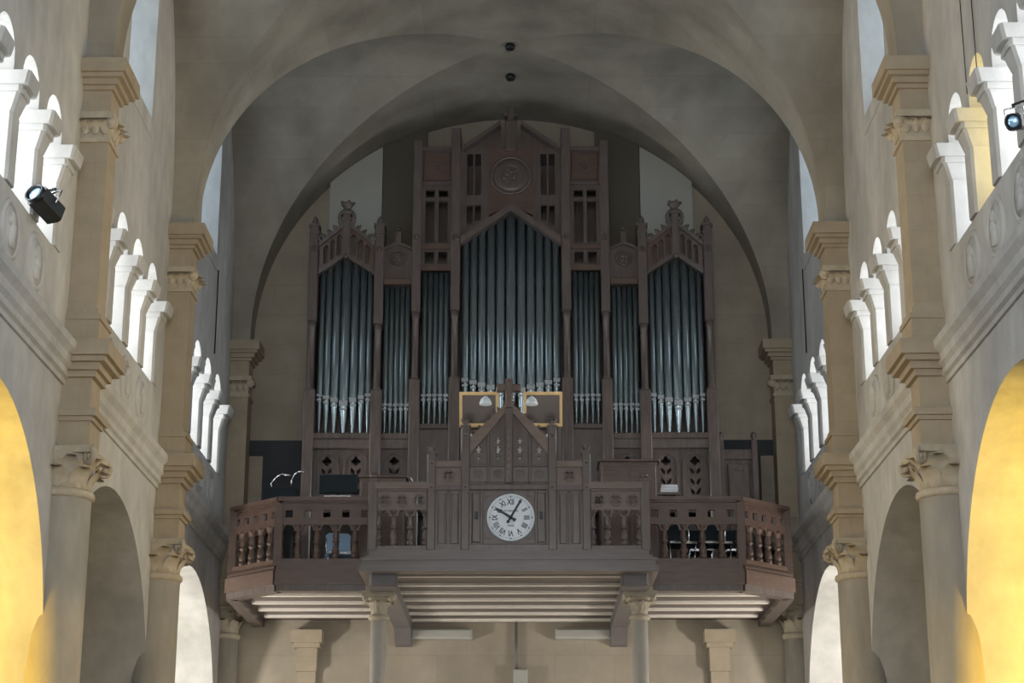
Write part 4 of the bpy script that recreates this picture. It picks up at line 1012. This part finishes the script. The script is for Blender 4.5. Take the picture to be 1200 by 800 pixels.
# gilt framed mirrors with dome lamps on the organ side of the gable
for s, (px0, px1) in ((-1, (538.5, 584.5)), (1, (613.5, 659))):
    yq = 27.0
    x0, x1 = at_y(px0, 480, yq).x, at_y(px1, 480, yq).x; z0, z1 = zv(500, yq), zv(462.5, yq)
    lb = 'tilted gilt-framed mirror beside the cross, on the side of the ' + ('monitor', 'wooden cabinet')[s > 0]
    t = thing('framed_mirror', lb, 'mirror', ((x0 + x1) / 2, yq, z0), 'mirrors behind the gable')
    tilt = lambda u, v, tt: (u, yq + tt - 0.30 * (v - z0), v)
    fw = 0.045
    MB().plate(rect(x0, x1, z0, z1), [rect(x0 + fw, x1 - fw, z0 + fw, z1 - fw)], tilt, -0.03, 0.03).build('frame', 'brass', t)
    MB().prism(rect(x0 + fw * 0.7, x1 - fw * 0.7, z0 + fw * 0.7, z1 - fw * 0.7), tilt, 0.0, 0.015).build('glass', 'mirror', t)
    xs = x0 + 0.04 if s < 0 else x1 - 0.04          # stand at the outer edge, clear of the added white sheets
    MB().box(xs - 0.03, xs + 0.03, yq + 0.03, yq + 0.09, ZG, z0 + 0.2).build('stand', 'oak', t)
    pc = at_y(569 if s < 0 else 623, 470, yq - 0.26)
    yg_ = yq - 0.30 * (pc.z + 0.085 - z0) + 0.004      # face of the mirror at the lamp arm
    l = thing('dome_lamp', 'small white dome lamp before the gilt mirror on the ' + ('monitor', 'wooden cabinet')[s > 0] + ' side', 'lamp', (pc.x, pc.y, pc.z - 0.05), 'dome lamps by the mirrors')
    MB().lathe([(0.095, -0.05), (0.09, -0.02), (0.07, 0.03), (0.035, 0.065), (0.015, 0.08)], pc, 16).build('shade', 'lamp_white', l)
    MB().path([(pc.x, pc.y, pc.z + 0.07), (pc.x, (pc.y + yg_) / 2, pc.z + 0.1), (pc.x, yg_, pc.z + 0.085)], 0.012).build('arm', 'black_metal', l)
t = thing('music_desk', 'white music sheets on the desk behind the pierced gable', 'music desk', (0, 27.1, ZG))  # added white backing that makes the gable holes look bright
ZM0, ZM1 = zv(545, 27.0), zv(506, 27.0)
MB().prism([(27.02, ZM0), (27.06, ZM0), (27.16, ZM1), (27.12, ZM1)], YZ, -0.62, 0.62).build('board', 'oak', t)
for k in (-1, 0, 1): MB().prism([(27.005, ZM0 + 0.02), (27.012, ZM0 + 0.02), (27.108, ZM1), (27.10, ZM1)], YZ, k * 0.40 - 0.19, k * 0.40 + 0.19).build('sheet', 'paper', t)
MB().box(-0.05, 0.05, 27.08, 27.16, ZG, ZM0 + 0.1).build('stand', 'oak', t)
# sheet music
px_ = at_y(784, 577, 28.75)
t = thing('sheet_music_stack', 'stack of white music books on the low stand right of the wooden cabinet', 'books', (px_.x, 28.9, px_.z))
for k in range(3):
    o = MB().box(px_.x - 0.14 + 0.01 * k, px_.x + 0.14 + 0.008 * (k % 2), 28.75, 29.05, px_.z + 0.045 * k, px_.z + 0.045 * k + 0.04).build('book', 'paper', t)
st = thing('low_stand', 'small dark stand under the white music books', 'stand', (px_.x, 28.9, ZG))
MB().box(px_.x - 0.17, px_.x + 0.17, 28.7, 29.1, px_.z - 0.04, px_.z).build('top', 'oak', st)
for ax in (-0.13, 0.13):
    for ay in (28.75, 29.05): MB().box(px_.x + ax - 0.02, px_.x + ax + 0.02, ay - 0.02, ay + 0.02, ZG, px_.z - 0.03).build('leg', 'oak', st)
# chairs behind the right wing
def chair(px_, y, rz, label, seat='black_plastic', fr='steel', group=None, name='gallery_chair'):
    x = at_y(px_, 640, y).x
    t = thing(name, label, 'chair', (x, y, ZG), group)
    c, s_ = math.cos(rz), math.sin(rz)
    def tr(mb):
        mb.v = [(x + (p[0]) * c - p[1] * s_, y + p[0] * s_ + p[1] * c, ZG + p[2]) for p in mb.v]; return mb
    tr(MB().bbox(-0.21, 0.21, -0.21, 0.21, 0.42, 0.47, 0.015)).build('seat', seat, t)
    tr(MB().prism([(-0.2, 0.55), (0.2, 0.55), (0.2, 0.80), (0.15, 0.84), (-0.15, 0.84), (-0.2, 0.80)], lambda u, v, q: (u, q + 0.12 * (v - 0.5), v), 0.19, 0.215)).build('backrest', seat, t)
    for ax in (-0.19, 0.19):
        tr(MB().path([(ax, -0.19, 0), (ax, -0.17, 0.44)], 0.014)).build('leg', fr, t)
        tr(MB().path([(ax, 0.22, 0), (ax, 0.18, 0.44), (ax, 0.23, 0.75)], 0.014)).build('leg', fr, t)
    tr(MB().box(-0.21, 0.21, -0.225, -0.205, 0.43, 0.462)).build('seat_edge', fr, t)
for (p_, y_, r_) in ((797, 27.95, 0.15), (819, 28.6, -0.1), (839, 27.95, 0.1), (858, 28.6, -0.1)):
    chair(p_, y_, r_, 'black chair with bright metal edges behind the railing below the music books', group='black chairs on the gallery')
chair(398, 28.80, 0.2, 'pale blue plastic chair behind the railing below the monitor', 'blue_plastic', 'steel')

# ------------------------------------------------------------------ stage lights, cables, hooks
def stage_light(c, yaw, pitch, label, s, size=1.0):
    c = Vector(c); t = thing('stage_light', label, 'spotlight', c)
    mt = Matrix.Rotation(yaw, 3, 'Z') @ Matrix.Rotation(pitch, 3, 'X')
    def tr(mb): mb.v = [tuple(c + mt @ (Vector(p) * size)) for p in mb.v]; return mb
    b = tr(MB().prism([(-0.14, -0.10), (-0.10, -0.15), (0.10, -0.15), (0.14, -0.10), (0.14, 0.10), (0.10, 0.15), (-0.10, 0.15), (-0.14, 0.10)], XZ, -0.22, 0.24)).build('housing', 'black_metal', t)
    tr(MB().lathe([(0.145, 0.20), (0.155, 0.30), (0.13, 0.30), (0.12, 0.24)], (0, 0, 0), 20, mtx=rx, caps=False)).build('lens_ring', 'black_metal', b)
    tr(MB().lathe([(0.125, 0.25), (0.08, 0.275), (0.001, 0.285)], (0, 0, 0), 20, mtx=rx)).build('lens', 'lens', b)
    tr(MB().path([(-0.17, 0, 0), (-0.17, 0.03, 0.26), (0.17, 0.03, 0.26), (0.17, 0, 0)], 0.014)).build('yoke', 'steel', t)
    tr(MB().box(-0.1, 0.1, 0.24, 0.27, -0.1, 0.1)).build('rear_plate', 'black_plastic', t)
    tr(MB().box(-0.03, 0.03, 0.02, 0.06, 0.25, 0.34)).build('clamp', 'black_metal', t)
    e_ = c + mt @ (Vector((0, 0.04, 0.32)) * size)
    mb_ = (BAYS[3][0] + BAYS[3][1]) / 2                # arm reaches the nearest window colonnette
    yc_ = min((mb_ + k * LSP for k in (-1.95, -1, 0, 1, 1.95)), key=lambda q: abs(q - e_.y))
    MB().tube(e_, (s * (W + 0.06), yc_, e_.z), 0.012).build('mounting_arm', 'black_metal', t)
c = at_x(54, 240, -W + 0.16)
stage_light(c, R(-26), R(-20), 'black stage spotlight with blue lens at the sill of a clerestory window', -1, 0.72)
c = at_x(1190, 143, W - 0.22)
stage_light(c, R(-25), R(20), 'small dark stage spotlight beside the yellow pane of a clerestory window', 1, 0.5)
for k, yy in enumerate((17.3, 17.75)):
    tag(MB().tube((W - 0.02, yy, zv(110, yy, 1150)), (W - 0.02, yy, 9.6), 0.006).build('cable', 'black_metal'), 'thin dark cable hanging down the wall above the yellow pane', 'cable', 'cables above the yellow pane')
for s in (-1, 1):
    yy = at_y(247, 380, 28.9).y
    tag(MB().tube((s * (W - 0.03), 28.95, 8.55), (s * (W - 0.03), 28.95, 10.0), 0.011).build('window_rod', 'black_metal'), 'thin dark rod below the lunette window, ' + ('on the spotlight side of the nave', 'on the yellow pane side of the nave')[s > 0], 'rod', 'rods below the lunettes')
for v in (53, 88):
    y = 28.1 if v == 53 else 29.3
    z = ZC + 0.06
    tag(MB().lathe([(0.07, -0.16), (0.09, -0.10), (0.05, -0.04), (0.05, 0.02)], (0, y, z), 10).build('vault_hook', 'black_metal'),
        'small dark iron hook at the crown of the vault' if v == 53 else 'small dark iron hook in the shaded vault above the organ', 'hook')

# ------------------------------------------------------------------ lift everything so that the floor is at zero
for o in scene.objects:
    if o.parent is None: o.location.z += EYE
